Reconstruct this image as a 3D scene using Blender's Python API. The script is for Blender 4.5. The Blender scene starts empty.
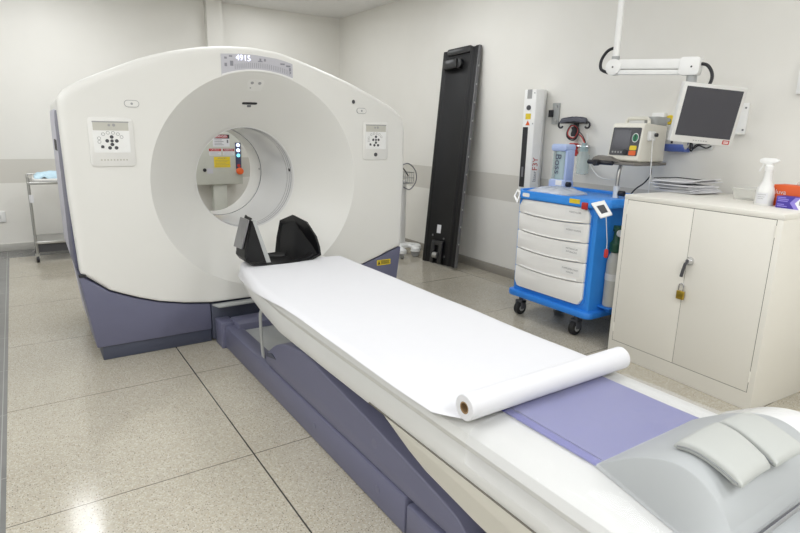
import bpy, bmesh, math, random
from mathutils import Vector, Matrix, noise
random.seed(7)
C = bpy.context.scene.collection
PI = math.pi
V = Vector

# ------------------------------------------------------------------ materials
def lin(h):
    h = h.lstrip('#')
    o = []
    for i in (0, 2, 4):
        c = int(h[i:i+2], 16) / 255
        o.append(c / 12.92 if c <= .04045 else ((c + .055) / 1.055) ** 2.4)
    return (*o, 1)

def mat(name, col, rough=.5, metal=0, coat=0, vary=.04, scale=18, bump=0, emit=0, spec=.5):
    m = bpy.data.materials.new(name); m.use_nodes = True
    nt = m.node_tree; N = nt.nodes; L = nt.links
    b = N['Principled BSDF']
    b.inputs['Roughness'].default_value = rough
    b.inputs['Metallic'].default_value = metal
    b.inputs['Coat Weight'].default_value = coat
    b.inputs['Coat Roughness'].default_value = .12
    b.inputs['Specular IOR Level'].default_value = spec
    c = lin(col)
    tc = N.new('ShaderNodeTexCoord')
    nz = N.new('ShaderNodeTexNoise'); nz.inputs['Scale'].default_value = scale; nz.inputs['Detail'].default_value = 4
    L.new(tc.outputs['Object'], nz.inputs['Vector'])
    mx = N.new('ShaderNodeMix'); mx.data_type = 'RGBA'
    mx.inputs[6].default_value = (*[v * (1 - vary) for v in c[:3]], 1)
    mx.inputs[7].default_value = (*[min(1, v * (1 + vary)) for v in c[:3]], 1)
    L.new(nz.outputs['Fac'], mx.inputs[0])
    L.new(mx.outputs[2], b.inputs['Base Color'])
    if bump:
        bp = N.new('ShaderNodeBump'); bp.inputs['Strength'].default_value = bump; bp.inputs['Distance'].default_value = .004
        L.new(nz.outputs['Fac'], bp.inputs['Height']); L.new(bp.outputs['Normal'], b.inputs['Normal'])
    if emit:
        b.inputs['Emission Color'].default_value = c
        b.inputs['Emission Strength'].default_value = emit
    return m

def clear(name, col, alpha, rough=.15, bump=0, scale=20):
    m = mat(name, col, rough, coat=.3, bump=bump, scale=scale)
    m.node_tree.nodes['Principled BSDF'].inputs['Alpha'].default_value = alpha
    return m

def mathn(nt, op, a, b=None, c=None):
    n = nt.nodes.new('ShaderNodeMath'); n.operation = op
    for i, v in enumerate((a, b, c)):
        if v is None: continue
        if isinstance(v, (int, float)): n.inputs[i].default_value = v
        else: nt.links.new(v, n.inputs[i])
    return n.outputs[0]

def mixc(nt, f, a, b):
    n = nt.nodes.new('ShaderNodeMix'); n.data_type = 'RGBA'
    nt.links.new(f, n.inputs[0])
    for i, v in ((6, a), (7, b)):
        if isinstance(v, tuple): n.inputs[i].default_value = v
        else: nt.links.new(v, n.inputs[i])
    return n.outputs[2]

def wall_mat():
    m = bpy.data.materials.new('painted_wall'); m.use_nodes = True; nt = m.node_tree
    b = nt.nodes['Principled BSDF']; b.inputs['Roughness'].default_value = .55
    tc = nt.nodes.new('ShaderNodeNewGeometry')
    sp = nt.nodes.new('ShaderNodeSeparateXYZ'); nt.links.new(tc.outputs['Position'], sp.inputs[0])
    z = sp.outputs[2]
    band = mathn(nt, 'MULTIPLY', mathn(nt, 'GREATER_THAN', z, .757), mathn(nt, 'LESS_THAN', z, 1.016))
    nz = nt.nodes.new('ShaderNodeTexNoise'); nz.inputs['Scale'].default_value = 3; nz.inputs['Detail'].default_value = 5
    nt.links.new(tc.outputs['Position'], nz.inputs['Vector'])
    base = mixc(nt, nz.outputs['Fac'], lin('e3e1da'), lin('e9e7e1'))
    col = mixc(nt, band, base, lin('cfccc4'))
    nt.links.new(col, b.inputs['Base Color'])
    n2 = nt.nodes.new('ShaderNodeTexNoise'); n2.inputs['Scale'].default_value = 160
    nt.links.new(tc.outputs['Position'], n2.inputs['Vector'])
    bp = nt.nodes.new('ShaderNodeBump'); bp.inputs['Strength'].default_value = .06; bp.inputs['Distance'].default_value = .002
    nt.links.new(n2.outputs['Fac'], bp.inputs['Height']); nt.links.new(bp.outputs['Normal'], b.inputs['Normal'])
    return m

def floor_mat():
    m = bpy.data.materials.new('terrazzo_floor'); m.use_nodes = True; nt = m.node_tree; L = nt.links
    b = nt.nodes['Principled BSDF']
    g = nt.nodes.new('ShaderNodeNewGeometry'); P = g.outputs['Position']
    sp = nt.nodes.new('ShaderNodeSeparateXYZ'); L.new(P, sp.inputs[0]); x, y = sp.outputs[0], sp.outputs[1]
    def noise_(s, d=3):
        n = nt.nodes.new('ShaderNodeTexNoise'); n.inputs['Scale'].default_value = s; n.inputs['Detail'].default_value = d
        L.new(P, n.inputs['Vector']); return n.outputs['Fac']
    def vor(s):
        n = nt.nodes.new('ShaderNodeTexVoronoi'); n.inputs['Scale'].default_value = s; L.new(P, n.inputs['Vector']); return n
    base = mixc(nt, noise_(2.2, 5), lin('a29c8e'), lin('b8b2a3'))
    v1 = vor(190)
    sepc = nt.nodes.new('ShaderNodeSeparateColor'); L.new(v1.outputs['Color'], sepc.inputs[0])
    light = mathn(nt, 'GREATER_THAN', sepc.outputs[0], .72)
    base = mixc(nt, mathn(nt, 'MULTIPLY', light, .35), base, lin('d4cfc2'))
    tan = mathn(nt, 'LESS_THAN', sepc.outputs[1], .2)
    base = mixc(nt, mathn(nt, 'MULTIPLY', tan, .5), base, lin('a59a86'))
    v2 = vor(120)
    s2 = nt.nodes.new('ShaderNodeSeparateColor'); L.new(v2.outputs['Color'], s2.inputs[0])
    dark = mathn(nt, 'MULTIPLY', mathn(nt, 'LESS_THAN', v2.outputs['Distance'], .26), mathn(nt, 'GREATER_THAN', s2.outputs[0], .56))
    base = mixc(nt, mathn(nt, 'MULTIPLY', dark, .85), base, lin('5d564c'))
    def joint(c, off, per, w):
        f = mathn(nt, 'FRACT', mathn(nt, 'DIVIDE', mathn(nt, 'SUBTRACT', c, off), per))
        d = mathn(nt, 'ABSOLUTE', mathn(nt, 'SUBTRACT', f, .5))
        return mathn(nt, 'GREATER_THAN', d, .5 - w / per)
    jx = joint(x, .735, 1.0, .0032); jy = joint(y, .225, 1.0, .0022)
    base = mixc(nt, jy, base, lin('554f45'))
    base = mixc(nt, jx, base, lin('393734'))
    # dark tile border along the left and the back of the room
    brd = mathn(nt, 'MAXIMUM', mathn(nt, 'LESS_THAN', x, -.18), mathn(nt, 'GREATER_THAN', y, 7.19))
    tile = mixc(nt, noise_(9, 5), lin('6d6d6b'), lin('7c7c7a'))
    tj = mathn(nt, 'MAXIMUM', joint(y, .1, .62, .002), joint(x, -.2, .62, .002))
    tile = mixc(nt, tj, tile, lin('9a9a97'))
    col = mixc(nt, brd, base, tile)
    L.new(col, b.inputs['Base Color'])
    r = mathn(nt, 'MULTIPLY_ADD', noise_(6, 4), .14, .07)
    L.new(r, b.inputs['Roughness'])
    return m

M = {}
def D(name, *a, **k): M[name] = mat(name, *a, **k)
D('ceiling', 'ecebe9', .7)
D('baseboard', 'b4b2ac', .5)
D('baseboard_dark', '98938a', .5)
D('gantry', 'e5e4df', .38, vary=.012, scale=3)
D('gantry_rim', 'e9e8e4', .35, vary=.012, scale=3)
D('flare', 'e2e1dc', .33, vary=.012, scale=3)
D('bore', 'ececec', .2, coat=.4, vary=.015, scale=3)
D('lavender', 'c4c3cf', .4)
D('purple', '66677d', .42, vary=.03)
D('purple_dark', '454959', .45)
D('navy', '40405a', .45)
D('white_plastic', 'eeeeec', .35)
D('pearl', 'e6e5e1', .4)
D('icon', '4a4a4e', .5)
D('icon_light', 'a3a3a3', .5)
D('display', 'c2c1c8', .3)
D('display_dark', '8c8c95', .4)
D('strip', 'c6c4ba', .45)
M['digits'] = mat('digits', 'e6e9ff', .4, emit=1.3)
M['digits_halo'] = mat('digits_halo', '7a86ff', .4, emit=1.2)
D('yellow', 'e2c72f', .5)
D('orange', 'e0642c', .5)
D('red', 'b8302c', .5)
D('sign_red', 'a8474b', .5)
D('ink', '26262a', .6)
D('grey_ink', '77777c', .6)
D('black', '141416', .38, coat=.25)
D('black_matte', '1c1c1e', .6)
D('carbon', '0b0b0d', .5, coat=.1, spec=.3)
D('grey_metal', '8f8f92', .32, metal=.75)
D('steel', 'b9b9b7', .28, metal=.9)
D('chrome', 'd0d0d2', .15, metal=1)
D('brass', 'b79b3e', .3, metal=.8)
D('cradle', 'cdcdca', .38, vary=.015, scale=4)
D('skirt', 'cfccc2', .42, vary=.015, scale=4)
D('plate_grey', 'a7a9a8', .45)
D('paper', 'd9d9dc', .75, vary=.01)
D('paper_roll', 'd8d8db', .7, vary=.01)
D('kraft', '8f7350', .8)
D('mat_blue', '62639b', .45, vary=.05, scale=5, coat=.15)
D('mat_edge', '4a4b9a', .45)
D('foam', 'a9acad', .55, vary=.03, scale=6)
D('foam_side', 'b2b5b4', .55, vary=.03, scale=6)
D('bolster', 'dcdddd', .2, coat=.3, bump=.8, scale=14)
D('pad', 'b2b4b0', .6, vary=.03, scale=9)
D('pad_seam', '8d9090', .6)
D('cab', 'e6e3da', .42, vary=.012, scale=4)
D('cab_gap', '6b675e', .7)
D('blue', '3590ea', .38, vary=.03)
D('blue_dark', '2d82de', .42)
D('drawer', 'f2f1ee', .38, vary=.012)
D('rubber', '55565a', .6)
D('screen', '3d3d45', .22, coat=.4)
D('monitor', 'd9d9d6', .4)
D('green', '1f7a55', .45)
D('green_dark', '1d4a34', .45)
D('o2_body', 'bdbbb2', .45)
D('strap_white', 'd5d4d0', .6)
D('ecg_body', 'e4e1d6', .42)
D('shelf_grey', '77736d', .45)
D('cuff', '5c5d66', .8, bump=.3, scale=60)
D('paleblue', 'b4c4e8', .35)
D('blue_bin', '6077c4', .4)
D('box_orange', 'e4632f', .55)
D('box_purple', '4a3aa0', .55)
D('box_lilac', '9284d8', .55)
D('box_white', 'efeef2', .55)
D('cloth_blue', 'bcd6e2', .85, bump=.4, scale=40)
D('elec_box', 'c3c4bb', .45)
D('board', '151517', .5, vary=.1, scale=8, spec=.35)
D('board_edge', '6d6d6f', .4, metal=.4)
D('wire_white', 'e2e2e0', .5)
D('led_white', 'cfe0ff', .4, emit=2.5)
D('led_cyan', '7fe0ff', .4, emit=1.2)
M['jar'] = clear('jar', 'd3e2de', .45)
M['jar2'] = clear('jar2', 'b9d3d6', .6)
M['bag'] = clear('bag', 'd9dde2', .6, bump=.6, scale=40)
M['bottle'] = clear('bottle', 'efefec', .85, .3)
M['tub'] = clear('tub', 'e6e6df', .55, .3)
M['film'] = clear('film', 'f3f4f8', .17, .10, bump=1.0, scale=16)
M['wall'] = wall_mat(); M['floor'] = floor_mat()

# ------------------------------------------------------------------ mesh builder
class MB:
    def __init__(s): s.v = []; s.f = []; s.m = []; s.k = 0
    def mat(s, k): s.k = k; return s
    def add(s, vs, fs):
        o = len(s.v); s.v += [V(p) for p in vs]
        for f in fs: s.f.append([o + i for i in f]); s.m.append(s.k)
        return s
    def box(s, a, b, T=None):
        x0, y0, z0 = a; x1, y1, z1 = b
        vs = [V((x, y, z)) for z in (z0, z1) for y in (y0, y1) for x in (x0, x1)]
        if T: vs = [T @ p for p in vs]
        return s.add(vs, [(0, 2, 3, 1), (4, 5, 7, 6), (0, 1, 5, 4), (2, 6, 7, 3), (0, 4, 6, 2), (1, 3, 7, 5)])
    def prism(s, poly, lo, hi, axis='y', T=None):
        def p3(p, h):
            q = {'y': (p[0], h, p[1]), 'x': (h, p[0], p[1]), 'z': (p[0], p[1], h)}[axis]
            return T @ V(q) if T else V(q)
        n = len(poly)
        vs = [p3(p, lo) for p in poly] + [p3(p, hi) for p in poly]
        fs = [list(range(n)), list(range(2 * n - 1, n - 1, -1))]
        fs += [(i, (i + 1) % n, n + (i + 1) % n, n + i) for i in range(n)]
        return s.add(vs, fs)
    def rings(s, rs, closed=True, cap0=False, cap1=False):
        n = len(rs[0]); vs = [p for r in rs for p in r]; fs = []
        for j in range(len(rs) - 1):
            for i in range(n if closed else n - 1):
                a = j * n + i; b = j * n + (i + 1) % n
                fs.append((a, b, b + n, a + n))
        if cap0: fs.append(list(range(n)))
        if cap1: fs.append([(len(rs) - 1) * n + i for i in range(n)][::-1])
        return s.add(vs, fs)
    def cyl(s, p0, p1, r0, r1=None, n=24, cap=True):
        p0 = V(p0); p1 = V(p1); r1 = r0 if r1 is None else r1
        d = (p1 - p0).normalized(); u = d.orthogonal().normalized(); w = d.cross(u)
        R = lambda p, r: [p + u * (r * math.cos(t * 2 * PI / n)) + w * (r * math.sin(t * 2 * PI / n)) for t in range(n)]
        return s.rings([R(p0, r0), R(p1, r1)], True, cap, cap)
    def lathe(s, prof, o, d=(0, 0, 1), n=28):
        o = V(o); d = V(d).normalized(); u = d.orthogonal().normalized(); w = d.cross(u)
        rs = [[o + d * h + u * (r * math.cos(t * 2 * PI / n)) + w * (r * math.sin(t * 2 * PI / n)) for t in range(n)] for r, h in prof]
        loop = prof[0] == prof[-1]
        return s.rings(rs, True, not loop and prof[0][0] > 1e-4, not loop and prof[-1][0] > 1e-4)
    def tube(s, pts, r, n=8):
        pts = [V(p) for p in pts]; rs = []; u = None
        for i, p in enumerate(pts):
            d = (pts[min(i + 1, len(pts) - 1)] - pts[max(i - 1, 0)]).normalized()
            u = d.orthogonal().normalized() if u is None else (u - d * u.dot(d)).normalized()
            w = d.cross(u)
            rs.append([p + u * (r * math.cos(t * 2 * PI / n)) + w * (r * math.sin(t * 2 * PI / n)) for t in range(n)])
        return s.rings(rs, True, True, True)
    def grid(s, fn, nu, nv, thick=None):
        P = [[V(fn(i / nu, j / nv)) for i in range(nu + 1)] for j in range(nv + 1)]
        s.rings(P, False)
        return s
    def sheet(s, fn, nu, nv, t):
        # closed thin sheet: fn gives the top, t the thickness downwards
        P = [[V(fn(i / nu, j / nv)) for i in range(nu + 1)] for j in range(nv + 1)]
        W = nu + 1; H = nv + 1
        top = [p for r in P for p in r]; bot = [p - V((0, 0, t)) for p in top]; n = len(top); fs = []
        for j in range(nv):
            for i in range(nu):
                a = j * W + i; q = (a, a + 1, a + 1 + W, a + W)
                fs.append(q); fs.append(tuple(n + k for k in q[::-1]))
        rim = [i for i in range(W)] + [j * W + W - 1 for j in range(1, H)] + [(H - 1) * W + i for i in range(W - 2, -1, -1)] + [j * W for j in range(H - 2, 0, -1)]
        for a, b in zip(rim, rim[1:] + rim[:1]): fs.append((b, a, n + a, n + b))
        return s.add(top + bot, fs)
    def text(s, txt, T, size, align='CENTER'):
        cu = bpy.data.curves.new('tmp', 'FONT'); cu.body = txt; cu.size = size; cu.align_x = align; cu.align_y = 'CENTER'
        cu.resolution_u = 3
        ob = bpy.data.objects.new('tmp', cu); C.objects.link(ob)
        dg = bpy.context.evaluated_depsgraph_get()
        me = bpy.data.meshes.new_from_object(ob.evaluated_get(dg))
        s.add([T @ v.co for v in me.vertices], [list(p.vertices) for p in me.polygons])
        bpy.data.objects.remove(ob); bpy.data.meshes.remove(me); bpy.data.curves.remove(cu)
        return s
    def build(s, name, mats, parent=None, bevel=0, seg=2, ang=38, world=True):
        if isinstance(mats, str): mats = [mats]
        me = bpy.data.meshes.new(name)
        vs = s.v
        if parent is not None and world:
            inv = WM[parent.name].inverted(); vs = [inv @ p for p in vs]
        o = bpy.data.objects.new(name, me); C.objects.link(o)
        base = Matrix.Identity(4)
        if parent is None and vs:
            lo = V([min(p[i] for p in vs) for i in range(3)]); hi = V([max(p[i] for p in vs) for i in range(3)])
            off = V(((lo.x + hi.x) / 2, (lo.y + hi.y) / 2, lo.z)); vs = [p - off for p in vs]
            o.location = off; base = Matrix.Translation(off)
        me.from_pydata([tuple(p) for p in vs], [], s.f)
        for k in mats: me.materials.append(M[k])
        for p, k in zip(me.polygons, s.m): p.material_index = k
        bm = bmesh.new(); bm.from_mesh(me)
        bmesh.ops.remove_doubles(bm, verts=bm.verts, dist=1e-6)
        bmesh.ops.recalc_face_normals(bm, faces=bm.faces)
        if bevel:
            es = [e for e in bm.edges if len(e.link_faces) == 2 and e.calc_face_angle(0) > math.radians(ang)]
            bmesh.ops.bevel(bm, geom=es, offset=bevel, segments=seg, profile=.5, affect='EDGES', clamp_overlap=True)
        bm.to_mesh(me); bm.free()
        for p in me.polygons: p.use_smooth = True
        me.set_sharp_from_angle(angle=math.radians(ang))
        if parent is not None:
            o.parent = parent; WM[o.name] = WM[parent.name]
        else: WM[o.name] = base
        return o

WM = {}
def tag(o, label, cat, group=None):
    o['label'] = label; o['category'] = cat
    if group: o['group'] = group
    return o
def thing(name, label, cat, loc=(0, 0, 0), rz=0, group=None):
    o = bpy.data.objects.new(name, None); C.objects.link(o)
    o.location = loc; o.rotation_euler = (0, 0, rz); o.empty_display_size = .1
    WM[o.name] = Matrix.Translation(loc) @ Matrix.Rotation(rz, 4, 'Z')
    return tag(o, label, cat, group)
def struct(o): o['kind'] = 'structure'; return o
def frame(o, u, v):
    u = V(u).normalized(); v = V(v); v = (v - u * v.dot(u)).normalized(); n = u.cross(v)
    return Matrix(((u.x, v.x, n.x, o[0]), (u.y, v.y, n.y, o[1]), (u.z, v.z, n.z, o[2]), (0, 0, 0, 1)))
def rrect(x0, z0, x1, z1, r, n=5):
    pts = []
    for cx, cz, a0 in ((x1 - r, z0 + r, -90), (x1 - r, z1 - r, 0), (x0 + r, z1 - r, 90), (x0 + r, z0 + r, 180)):
        for i in range(n + 1):
            a = math.radians(a0 + 90 * i / n); pts.append((cx + r * math.cos(a), cz + r * math.sin(a)))
    return pts
def disc(cx, cz, r, n=18, sx=1): return [(cx + sx * r * math.cos(2 * PI * i / n), cz + r * math.sin(2 * PI * i / n)) for i in range(n)]
def catmull(pts, k=6):
    out = []; P = [V(p) for p in pts]
    for i in range(len(P) - 1):
        a, b, c, d = P[max(i - 1, 0)], P[i], P[i + 1], P[min(i + 2, len(P) - 1)]
        for j in range(k):
            t = j / k
            out.append(.5 * ((2 * b) + (c - a) * t + (2 * a - 5 * b + 4 * c - d) * t * t + (3 * b - a - 3 * c + d) * t ** 3))
    return out + [P[-1]]

# ------------------------------------------------------------------ camera
yaw, pit, rol, FPX = math.radians(33.9643), math.radians(13.5656), math.radians(-1.3026), 565.59
f = V((math.sin(yaw) * math.cos(pit), math.cos(yaw) * math.cos(pit), -math.sin(pit)))
r = V((math.cos(yaw), -math.sin(yaw), 0)); d = f.cross(r)
r2 = r * math.cos(rol) + d * math.sin(rol); d2 = -r * math.sin(rol) + d * math.cos(rol)
cam = bpy.data.cameras.new('camera'); co = bpy.data.objects.new('camera', cam); C.objects.link(co)
cam.sensor_width = 36; cam.lens = FPX * 36 / 800; cam.clip_start = .02
u_, w_, n_ = r2, -d2, -f
co.matrix_world = Matrix(((u_.x, w_.x, n_.x, 0), (u_.y, w_.y, n_.y, 0), (u_.z, w_.z, n_.z, 1.42), (0, 0, 0, 1)))
bpy.context.scene.camera = co

# ------------------------------------------------------------------ room
X0, X1, Y0, Y1, ZC = -2.6, 4.0, -2.2, 7.6, 2.92
struct(MB().box((X0 - .1, Y0 - .1, -.1), (X1 + .1, Y1 + .1, 0)).build('floor', 'floor'))
struct(MB().box((X0 - .1, Y0 - .1, ZC), (X1 + .1, Y1 + .1, ZC + .1)).build('ceiling', 'ceiling'))
struct(MB().box((X0, Y1, 0), (X1, Y1 + .1, ZC)).build('wall_back', 'wall'))
struct(MB().box((X1, Y0, 0), (X1 + .1, Y1, ZC)).build('wall_right', 'wall'))
struct(MB().box((X0 - .1, Y0, 0), (X0, Y1, ZC)).build('wall_left', 'wall'))
struct(MB().box((X0, Y0 - .1, 0), (X1, Y0, ZC)).build('wall_front', 'wall'))
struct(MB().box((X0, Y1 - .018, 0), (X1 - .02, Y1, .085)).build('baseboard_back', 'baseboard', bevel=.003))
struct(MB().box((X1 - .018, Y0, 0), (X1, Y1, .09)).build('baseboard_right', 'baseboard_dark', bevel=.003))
struct(MB().box((2.125, 7.5, 0), (2.32, Y1, ZC)).build('trim_1', 'wall'))

# ------------------------------------------------------------------ scanner gantry
XC, BZ = 1.355, 1.06
g = thing('pet_ct_scanner', 'large white ring scanner gantry with purple base at the head of the table', 'scanner', (1.345, 4.3, 0))
top = catmull([(.216, 1.54), (.25, 1.592), (.32, 1.638), (.45, 1.70), (.724, 1.815), (1.016, 1.886), (1.266, 1.908), (1.40, 1.903),
               (1.535, 1.886), (1.826, 1.802), (2.063, 1.722), (2.32, 1.613), (2.42, 1.56), (2.478, 1.505), (2.50, 1.42)], 4)
bot = [(2.488, .52), (2.28, .455), (2.064, .385), (1.9, .335), (1.72, .293), (1.345, .268), (.976, .273), (.8, .298), (.654, .33), (.52, .378), (.38, .44), (.238, .56)]
OUT = [V((p[0], p[1])) for p in top] + [V((2.502, 1.0))] + [V(p) for p in bot] + [V((.222, 1.0))]
def outline(a):
    dx, dz = math.cos(a), math.sin(a); best = 9
    for i in range(len(OUT)):
        p, q = OUT[i], OUT[(i + 1) % len(OUT)]; e = q - p
        den = dx * e.y - dz * e.x
        if abs(den) < 1e-9: continue
        t = ((p.x - XC) * e.y - (p.y - BZ) * e.x) / den
        s = ((p.x - XC) * dz - (p.y - BZ) * dx) / den
        if t > 0 and -1e-6 <= s <= 1 + 1e-6: best = min(best, t)
    return best
ANG = sorted(set([round(i * 2 * PI / 180, 5) for i in range(180)] + [round(math.atan2(p.y - BZ, p.x - XC) % (2 * PI), 5) for p in (V(b) for b in (bot[0], bot[-1], (.216, 1.54), (2.5, 1.42)))]))
RO = [outline(a) for a in ANG]
def ring(rf, y): return [V((XC + rf(i) * math.cos(a), y, BZ + rf(i) * math.sin(a))) for i, a in enumerate(ANG)]
def fil(i):
    s = math.sin(ANG[i]); return .012 if s < -.5 else (.05 if s > .3 else .03)
FY = 3.68
fr = [ring(lambda i: RO[i], 3.80), ring(lambda i: RO[i], FY + .055)]
for k in range(1, 6):
    t = k / 5 * PI / 2
    fr.append(ring(lambda i: RO[i] - fil(i) * (1 - math.cos(t)), FY + fil(0) * 1.1 * (1 - math.sin(t))))
fr.append(ring(lambda i: max(.702, RO[i] - fil(i) - .02), FY))
fr.append(ring(lambda i: .70, FY))
MB().rings(fr).build('front_cover', 'gantry', g, ang=30)
def flare_y(r_): return FY + .30 * ((.70 - r_) / .34) ** 1.04
rs = [.70 - .34 * k / 14 for k in range(15)]
fl = MB().rings([ring(lambda i: q, flare_y(q)) for q in rs] + [ring(lambda i: .352, 3.995)])
fl.build('bore_flare', 'flare', g, ang=30)
# bore tube: liner, seams and rear ring
bl = MB().lathe([(.355, 3.985), (.352, 4.0), (.352, 4.66), (.36, 4.66), (.36, 3.985), (.355, 3.985)], (XC, 0, BZ), (0, 1, 0), 72)
bl.build('bore_liner', 'bore', g)
for y_, w_, k_ in ((4.025, .006, 'display_dark'), (4.06, .004, 'display_dark'), (4.10, .004, 'icon_light'), (4.665, .007, 'display_dark'), (4.78, .004, 'icon_light')):
    MB().lathe([(.3505, y_), (.3505, y_ + w_), (.356, y_ + w_), (.356, y_), (.3505, y_)], (XC, 0, BZ), (0, 1, 0), 72).build('bore_seam', k_, g)
MB().lathe([(.349, 4.672), (.349, 4.90), (.365, 4.97), (.40, 5.0), (.40, 4.672), (.349, 4.672)], (XC, 0, BZ), (0, 1, 0), 72).build('rear_ring', 'gantry_rim', g)
for a_, y_, s_ in ((8, 4.05, .012), (2, 4.70, .008)):
    a_ = math.radians(a_); p = V((XC + .3515 * math.cos(a_), y_, BZ + .3515 * math.sin(a_)))
    MB().cyl(p, p - V((math.cos(a_), 0, math.sin(a_))) * .004, s_, n=16).build('laser_window', 'ink', g)
# white rear shell, open in the middle for the bore
sh = [ring(lambda i: RO[i] - .012, 3.79), ring(lambda i: RO[i] - .03, 4.93), ring(lambda i: RO[i] - .08, 5.0), ring(lambda i: .41, 5.0)]
MB().rings(sh).build('rear_cover', 'gantry_rim', g, ang=30)
# side trims and panels
for sx, xs in ((-1, .228), (1, 2.497)):
    S = lambda k, y0: Matrix(((1, -sx * k, 0, sx * k * y0), (0, 1, 0, 0), (0, 0, 1, 0), (0, 0, 0, 1)))
    a, b = sorted((xs + sx * .004, xs - sx * .02))
    MB().prism([(4.20, .57), (4.20, 1.44), (4.24, 1.50), (4.80, 1.50), (4.90, 1.43), (4.90, .57)], a, b, 'x', S(.014, 4.2)).build('side_panel', 'lavender', g, bevel=.006)
    a, b = sorted((xs + sx * .005, xs - sx * .03))
    MB().prism([(3.81, .57), (3.81, 1.42), (3.86, 1.49), (4.12, 1.49), (4.19, 1.42), (4.19, .57)], a, b, 'x').build('side_trim', 'purple', g, bevel=.004)
    a, b = sorted((xs - sx * .018, xs - sx * .05))
    c0, c1 = (.288, .244) if sx < 0 else (2.44, 2.478)
    MB().rings([[V((c0, 4.05, .10)), V((c0, 4.62, .10)), V((c0 - sx * .02, 4.62, .10)), V((c0 - sx * .02, 4.05, .10))], [V((c1, 4.05, .565)), V((c1 - sx * .006, 4.86, .565)), V((c1 - sx * .03, 4.86, .565)), V((c1 - sx * .02, 4.05, .565))]], True, True, True).build('lower_side_panel', 'lavender', g, bevel=.004)
    q = sorted((xs + sx * .003, xs - sx * .02))
    MB().box((q[0], 4.2, 1.24), (q[1], 4.55, 1.31)).build('side_vent', 'ink', g)
# purple base covers, plinths and the bridge between them
lb = [(.228, .553), (.38, .432), (.52, .370), (.654, .322), (.8, .290), (.968, .264), (.968, .09), (.282, .09)]
rb = [(2.486, .512), (2.28, .447), (2.064, .377), (1.9, .327), (1.725, .285), (1.725, .09), (2.43, .09)]
MB().prism(lb, 3.685, 4.04).build('base_cover', 'purple', g, bevel=.006)
bcr = MB().prism(rb, 3.685, 4.04).build('base_cover', 'purple', g, bevel=.006)
MB().box((.305, 4.04, .09), (2.42, 4.60, .55)).build('rear_base', 'purple_dark', g, bevel=.004)
MB().box((.31, 3.70, 0), (.968, 4.5, .09)).build('plinth', 'purple_dark', g, bevel=.004)
MB().box((1.725, 3.70, 0), (2.40, 4.5, .09)).build('plinth', 'purple_dark', g, bevel=.004)
MB().box((.972, 3.672, .02), (1.72, 4.04, .262)).build('base_bridge', 'purple_dark', g, bevel=.004)
MB().prism([(.975, 3.672), (1.72, 3.672), (1.72, 3.60), (1.0, 3.60)], .255, .268, 'z').build('bridge_lid', 'plate_grey', g, bevel=.003)
T = frame((2.325, 3.684, .402), (1, 0, .0), (0, 0, 1)) @ Matrix.Diagonal((.66, .8, 1, 1))
wl = MB().prism(rrect(-.095, -.027, .095, .027, .004), 0, .002, 'z', T).mat(1)
wl.prism([(-.085, -.018), (-.05, -.018), (-.068, .018)], .002, .003, 'z', T)
for k in range(4): wl.box((-.04, -.016 + k * .010, .002), (.082 - .012 * (k % 2), -.011 + k * .010, .003), T)
wl.build('warning_label', ['yellow', 'ink'], g)
# display strip above the opening
dp = []
for k in range(13):
    x = 1.115 + .47 * k / 12; a = math.acos(max(-1, min(1, (x - XC) / .706))); dp.append((x, BZ + .706 * math.sin(a)))
tp = []
for k in range(13):
    x = 1.585 - .47 * k / 12
    zz = 0
    for i in range(len(top) - 1):
        if top[i].x <= x <= top[i + 1].x: zz = top[i].y + (top[i + 1].y - top[i].y) * (x - top[i].x) / (top[i + 1].x - top[i].x)
    tp.append((x, zz - .047))
dsp = MB().prism(dp + tp, FY - .004, FY + .01).build('display_strip', 'display', g)
dm = MB()
def lip(off, th, y0, y1, m):
    for k in range(12):
        (xa, za), (xb, zb) = dp[k], dp[k + 1]
        m.add([(xa, y0, za + off), (xb, y0, zb + off), (xb, y0, zb + off + th), (xa, y0, za + off + th)], [(0, 1, 2, 3)])
lip(-.001, .010, FY - .006, 0, dm)
dm.build('display_lip', 'white_plastic', dsp)
for k in range(30):
    x = 1.20 + k * .0125
    zb = BZ + .706 * math.sin(math.acos((x - XC) / .706)) + .018
    MB().box((x, FY - .0052, zb), (x + .0025, FY - .0045, zb + .03)).build('display_tick', 'display_dark', dsp)
for (x, z, w, h) in ((1.17, 1.80, .02, .03), (1.135, 1.79, .016, .02), (1.135, 1.83, .016, .012), (1.165, 1.842, .02, .01), (1.36, 1.835, .012, .016), (1.39, 1.835, .012, .016), (1.35, 1.825, .03, .006), (1.54, 1.81, .03, .01), (1.56, 1.79, .012, .02), (1.565, 1.77, .008, .012), (1.50, 1.82, .03, .01)):
    MB().box((x, FY - .0053, z - h / 2), (x + w, FY - .0045, z + h / 2)).build('display_icon', 'display_dark', dsp)
MB().text('4915', frame((1.255, FY - .0065, 1.836), (1, 0, 0), (0, 0, 1)), .048).build('display_digits', 'digits', dsp)
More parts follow.
